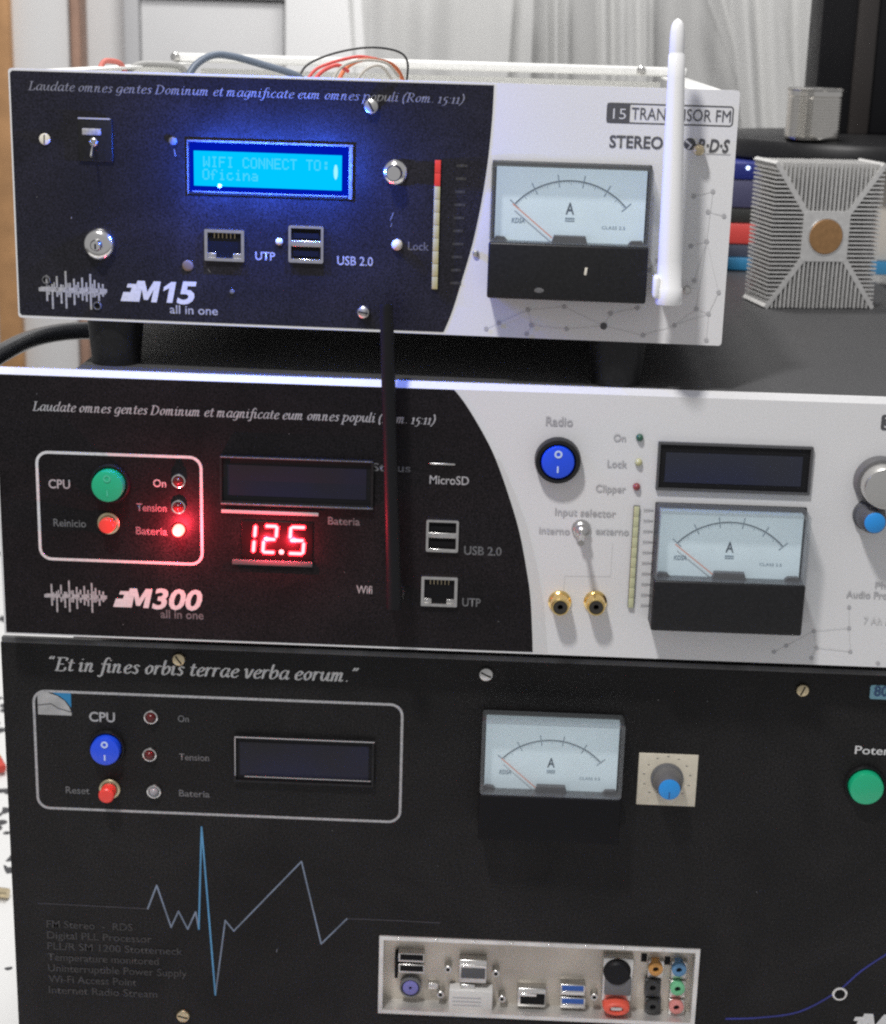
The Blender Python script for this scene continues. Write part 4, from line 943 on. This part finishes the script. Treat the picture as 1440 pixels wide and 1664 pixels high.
# =================================================================== things behind the heatsink
def wbox(name, x0, x1, y0, y1, Y, depth, mat, bev=1.0, label=None, cat=None, group=None):
    a = WP(x0, y1, Y); b = WP(x1, y0+SL*(x1-x0), Y)
    o = mk(name, box(a.x, b.x, Y, Y+depth, a.z, b.z, bev), mat)
    if label: tag(o, label, cat, group)
    return o
a0_ = WZ(1215, 440, HB+.2); YB = a0_.y
zl = [HB+.15]
def case(name, px0, px1, ytop, mat, label, cat, dep=120, dy=0.0):
    """flat case on the pile: its bottom is the top of the last one"""
    p = WP(1215, ytop, YB+dy); x0 = WP(px0, ytop, YB+dy).x; x1 = WP(px1, ytop, YB+dy).x
    o = mk(name, box(x0, x1, YB+dy, YB+dy+dep, zl[0]+.05, p.z, .8), mat); zl[0] = p.z
    return tag(o, label, cat, 'pile of flat cases')
case('flat_case', 1150, 1530, 419, M('light_blue_case', (0.04, 0.24, 0.46), .4), 'light blue flat case at the bottom of the pile', 'case')
case('flat_case', 1150, 1420, 397, M('slate_case', (0.07, 0.08, 0.12), .5), 'slate grey flat case between red and light blue ones', 'case', dy=1)
case('flat_case', 1150, 1400, 364, M('red_case', (0.72, 0.08, 0.07), .4), 'bright red flat case behind the heatsink', 'case', dy=0)
case('flat_case', 1150, 1400, 338, M('black_case', (0.03, 0.032, 0.03), .5), 'black flat case lying on the red one', 'case', dy=2)
case('flat_case', 1150, 1400, 292, M('violet_case', (0.075, 0.075, 0.15), .5), 'dull violet case in the middle of the pile', 'case', dy=1)
hub = case('network_hub', 1150, 1400, 264, M('blue_hub', (0.02, 0.03, 0.20), .35), 'dark blue box with a small lit lamp atop the pile', 'box', dy=0)
lp = WP(1216, 273, YB-.5); mk('status_light', lathe([(1.2, 0), (1.0, .6), (0, .9)], 14), M('blue_white_led', (.2, .3, .8), .3, emit=(0.6, 0.75, 1.0), es=3.0), hub, (lp.x, YB-.05, lp.z))
pa = WP(1421, 402, YB+4); pb = WP(1530, 262, YB+4); plb = WP(1440, 400, YB+4)
zlb = WP(1215, 419, YB).z
tag(mk('carton', box(pa.x, pb.x, YB+6, YB+110, zlb+.1, zl[0]-.3, .8), M('cream_carton', (0.60, 0.56, 0.50), .7, var=.05, vs=20)), 'cream carton standing right of the heatsink', 'carton')
# black stand: round base plate + upright
sroot = bpy.data.objects.new('display_stand', None); COL.objects.link(sroot)
sc_ = WP(1395, 250, YB+70)
sroot.location = Vector((sc_.x, YB+75, zl[0]+.2))*MM
prof = [(94, 0), (97, 2.0), (97, 10), (95, 13), (90, 14.5), (0, 15)]
mk('base_plate', lathe(prof, 72), PLASTIC, sroot, (0, 0, 0), (math.radians(-90), 0, 0))
lx = WP(1331, 100, YB+95).x-sc_.x; lx2 = WP(1386, 100, YB+95).x-sc_.x; lx3 = WP(1420, 100, YB+95).x-sc_.x
mk('upright', box(lx, lx+120, 20, 70, 14, 330, 2.5), MATTEBLK, sroot)
mk('spine', box(lx2, lx3, 15, 20.5, 14, 330, 2.0), M('warm_black_plastic', (0.035, 0.030, 0.028), .45), sroot)
tag(sroot, 'black upright stand with round base plate at right edge', 'stand')
# tin can on the plate
YC = YB+8
cx_ = WP(1318, 236, YC); zt = zl[0]+.2+15.0
ct = WP(1318, 143, YC)
rC = (WP(1364, 200, YC).x-WP(1274, 200, YC).x)/2; hC = ct.z-zt
prof = [(rC*.96, 0)]
n = 14
for i in range(n):
    z0 = hC*(.03+.80*i/n); dz = hC*.80/n
    prof += [(rC, z0+dz*.15), (rC, z0+dz*.6), (rC*.955, z0+dz*.75), (rC*.955, z0+dz*.98)]
prof += [(rC, hC*.85), (rC, hC*.95), (rC*1.04, hC*.965), (rC*1.04, hC*.99), (rC*1.01, hC), (rC*.95, hC), (rC*.93, hC*.96), (0, hC*.955)]
can = mk('ribbed_can', lathe(prof, 56), TIN, None, (cx_.x, YC, zt+.05), (math.radians(-90), 0, 0))
tag(can, 'shiny ribbed metal can standing on black round base', 'can')

# =================================================================== left: hose, table
pts = []
for px, py, Y in ((250, 560, 150), (180, 540, 150), (120, 538, 140), (60, 548, 120), (10, 570, 90), (-30, 600, 70), (-60, 650, 60)):
    q = WP(px, py, Y); pts.append(q)
hose = mk('cable_loop', tube(pts, 4.4, 16), M('glossy_black_rubber', (0.012, 0.013, 0.016), .22, spec=.6))
tag(hose, 'thick glossy black cable looping out behind the middle unit', 'cable')
def cloth_mat():
    m = M('patterned_cloth', (0.72, 0.72, 0.71), 0.8, spec=0.2); nt = m.node_tree; b = nt.nodes['Principled BSDF']
    tc = nt.nodes.new('ShaderNodeTexCoord'); v = nt.nodes.new('ShaderNodeTexVoronoi'); v.inputs['Scale'].default_value = 70
    n = nt.nodes.new('ShaderNodeTexNoise'); n.inputs['Scale'].default_value = 9
    nt.links.new(tc.outputs['Object'], v.inputs['Vector']); nt.links.new(tc.outputs['Object'], n.inputs['Vector'])
    r1 = nt.nodes.new('ShaderNodeMath'); r1.operation = 'LESS_THAN'; r1.inputs[1].default_value = 0.42
    nt.links.new(v.outputs['Distance'], r1.inputs[0])
    r2 = nt.nodes.new('ShaderNodeMath'); r2.operation = 'GREATER_THAN'; r2.inputs[1].default_value = 0.54; nt.links.new(n.outputs['Fac'], r2.inputs[0])
    mu = nt.nodes.new('ShaderNodeMath'); mu.operation = 'MULTIPLY'; nt.links.new(r1.outputs[0], mu.inputs[0]); nt.links.new(r2.outputs[0], mu.inputs[1])
    mx = nt.nodes.new('ShaderNodeMix'); mx.data_type = 'RGBA'; mx.inputs['A'].default_value = (.74, .74, .73, 1); mx.inputs['B'].default_value = (.07, .07, .075, 1)
    nt.links.new(mu.outputs[0], mx.inputs['Factor']); nt.links.new(mx.outputs['Result'], b.inputs['Base Color'])
    return m
troot = bpy.data.objects.new('table', None); COL.objects.link(troot); troot.location = (0.2, 0.3, -.92)
ZTB = -234.3
mk('table_top', box(-700, 800, -600, 620, -40, 0, 3), M('table_board', (0.55, 0.54, 0.52), .5), troot, (0, 0, 920+ZTB-2.2))
mk('table_cloth', box(-702, 802, -602, 622, -1.6, 0, .5), cloth_mat(), troot, (0, 0, 920+ZTB-.4))
for x in (-650, 750):
    for y in (-550, 570): mk('leg', box(x-25, x+25, y-25, y+25, 0, 918+ZTB-43, 3), M('table_leg', (0.5, 0.49, 0.47), .5), troot)
tag(troot, 'table under the stack, white cloth with black pattern', 'table')
q = WZ(6, 1450, ZTB+4); pl = mk('cable_plug', tube([(q.x-30, q.y+6, q.z), (q.x-10, q.y+2, q.z), (q.x-4, q.y, q.z)], 2.3, 12), M('grey_blue_plug', (.25, .26, .33), .5)); mk('plug_tip', tube([(q.x-5, q.y, q.z), (q.x+3, q.y-1, q.z)], 3.0, 12, False), BRASS, pl)
tag(pl, 'small grey plug with brass tip on the patterned cloth', 'plug')
q = WZ(-8, 1238, ZTB+4); rp = mk('wire_nut', lathe([(4, 0), (4.6, 3), (3.4, 14), (2.6, 16), (0, 16.4)], 20), M('red_cap_plastic', (.6, .06, .04), .5), None, (q.x, q.y, q.z+1), (0, 0, .6)); mk('skirt', lathe([(5.0, 0), (5.0, 3), (4.4, 3.4)], 20), M('yellow_plastic', (.7, .5, .1), .5), rp, (0, 3.2, 0))
tag(rp, 'tiny red and yellow connector at the left edge', 'connector')

# =================================================================== background
YD = 1470
droot = bpy.data.objects.new('door', None); COL.objects.link(droot); dq = WP(60, 300, YD); droot.location = (dq.x*MM, YD*MM, -.92)
def dpart(name, x0, x1, Y0, Y1, mat): 
    a = WP(x0, 50, Y0).x-dq.x; b = WP(x1, 50, Y0).x-dq.x
    return mk(name, box(a, b, Y0-YD, Y1-YD, 1, 2000, 2), mat, droot)
dpart('leaf', 14, 112, YD, 1498, M('door_paint', (0.70, 0.70, 0.70), .6, var=.03, vs=6)); dpart('frame_post', -24, 14.5, YD-16, 1498, WOOD); dpart('frame_post', 114, 129, YD-14, 1498, WOOD2)
tag(droot, 'pale door with narrow brown wooden frame posts at far left', 'door')
def board(name, x0, x1, ytop, ybot, Y, mat, label, cat, th=18):
    a = WP(x0, 60, Y).x; b = WP(x1, 60, Y).x; zt_ = WP((x0+x1)/2, ytop, Y).z; zb = WP((x0+x1)/2, ybot, Y).z
    return tag(mk(name, box(a, b, Y, Y+th, zb, zt_, 2), mat), label, cat)
board('wall_strip', 201, 226, -400, 700, 1450, M('grey_strip', (0.48, 0.48, 0.49), .6), 'narrow grey strip running up the wall', 'trunking', 45)  # plain upright strip, darker grey than the wall beside it
board('notice_board', 229, 461, 2, 600, 1455, M('grey_board', (0.62, 0.62, 0.625), .6, var=.03, vs=8), 'plain light grey board on the wall', 'board', 40)
board('wall_shelf', 229, 461, -60, -3, 1448, M('shelf_grey', (0.40, 0.40, 0.405), .6), 'grey shelf edge above the plain board', 'shelf', 45)
board('white_cabinet', 463, 612, -500, 650, 1380, M('white_laminate', (0.86, 0.86, 0.86), .4), 'bright white cabinet left of the curtain', 'cabinet', 115)
# dark window behind the sheer curtain
wa = WP(640, 100, 1485).x; wb = WP(1520, 100, 1485).x
win = tag(mk('window', box(wa, wb, 1478, 1499, -300, 1000, 2), M('night_glass', (0.12, 0.12, 0.125), .15)), 'dark window behind the sheer curtain', 'window')
wfm = M('window_frame_paint', (0.5, 0.5, 0.5), .5)
for px in (640, 905, 1180):
    x_ = WP(px, 100, 1470).x; mk('frame_bar', box(x_-14, x_+14, 1462, 1477, -300, 1000, 2), wfm, win)
# curtain layers
def sheer(name, alpha, col=(0.80, 0.80, 0.79)):
    m = bpy.data.materials.new(name); m.use_nodes = True; nt = m.node_tree
    for n in list(nt.nodes):
        if n.type == 'BSDF_PRINCIPLED': nt.nodes.remove(n)
    tr = nt.nodes.new('ShaderNodeBsdfTransparent'); df = nt.nodes.new('ShaderNodeBsdfDiffuse'); df.inputs[0].default_value = (*col, 1)
    tl_ = nt.nodes.new('ShaderNodeBsdfTranslucent'); tl_.inputs[0].default_value = (*col, 1)
    m0 = nt.nodes.new('ShaderNodeMixShader'); m0.inputs[0].default_value = .25; nt.links.new(df.outputs[0], m0.inputs[1]); nt.links.new(tl_.outputs[0], m0.inputs[2])
    m1 = nt.nodes.new('ShaderNodeMixShader'); nt.links.new(tr.outputs[0], m1.inputs[1]); nt.links.new(m0.outputs[0], m1.inputs[2])
    tc = nt.nodes.new('ShaderNodeTexCoord'); nz = nt.nodes.new('ShaderNodeTexNoise'); mp = nt.nodes.new('ShaderNodeMapping'); mp.inputs['Scale'].default_value = (70, 1, 1.5)
    nt.links.new(tc.outputs['Object'], mp.inputs[0]); nt.links.new(mp.outputs[0], nz.inputs['Vector']); nz.inputs['Scale'].default_value = 1.0
    mr = nt.nodes.new('ShaderNodeMapRange'); mr.inputs['To Min'].default_value = alpha-.08; mr.inputs['To Max'].default_value = alpha+.08
    nt.links.new(nz.outputs['Fac'], mr.inputs['Value']); nt.links.new(mr.outputs['Result'], m1.inputs[0])
    nt.links.new(m1.outputs[0], nt.nodes['Material Output'].inputs[0])
    return m
SH = sheer('sheer_cloth', .72)
croot = bpy.data.objects.new('curtain', None); COL.objects.link(croot); cq = WP(960, 200, 1400); croot.location = Vector((cq.x, 1400, -300))*MM
def sheet(pxt0, pxt1, pxb0, pxb1, Y, folds, amp, seed, name='fabric_panel', nx=160, nz=24):
    """hanging sheet between top and bottom pixel spans (rows at y = -80 and y = 460)"""
    rnd = random.Random(seed); ph = [rnd.uniform(0, 6.28) for _ in range(6)]; fr_ = [rnd.uniform(.7, 1.5)*folds for _ in range(3)]
    bm = bmesh.new(); g = []
    for j in range(nz+1):
        v = j/nz; row = []
        a = WP(pxt0, -80, Y).lerp(WP(pxb0, 460, Y), v); b = WP(pxt1, -80, Y).lerp(WP(pxb1, 460, Y), v)
        for i in range(nx+1):
            t = i/nx; s = t + .02*math.sin(3*v+ph[3])
            y = amp*(math.sin(6.28*fr_[0]*s+ph[0])+.6*math.sin(6.28*fr_[1]*s+ph[1]+v)+.4*math.sin(6.28*2*fr_[2]*s+ph[2]))
            p = a.lerp(b, t); row.append(bm.verts.new((p.x-cq.x, Y-1400+y, p.z+300)))
        g.append(row)
    for j in range(nz):
        for i in range(nx): bm.faces.new((g[j][i], g[j][i+1], g[j+1][i+1], g[j+1][i]))
    return mk(name, finish(bm, True, 180), SH, croot)
sheet(590, 1330, 600, 1330, 1415, 6, 5, 1)
sheet(560, 870, 600, 850, 1370, 3, 8, 2); sheet(600, 840, 600, 800, 1340, 2, 7, 3)
sheet(880, 925, 880, 925, 1372, 2, 7, 4, nx=40); sheet(968, 1062, 972, 1058, 1375, 1.6, 7, 5, nx=60); sheet(980, 1050, 985, 1050, 1345, 1.6, 8, 6, nx=50)
sheet(1120, 1345, 1330, 1500, 1350, 3, 9, 7); sheet(1150, 1360, 1290, 1420, 1320, 2.5, 10, 8); sheet(1180, 1350, 1230, 1350, 1300, 2, 9, 9)
tag(croot, 'white sheer curtain hanging in folds across the dark window', 'curtain')
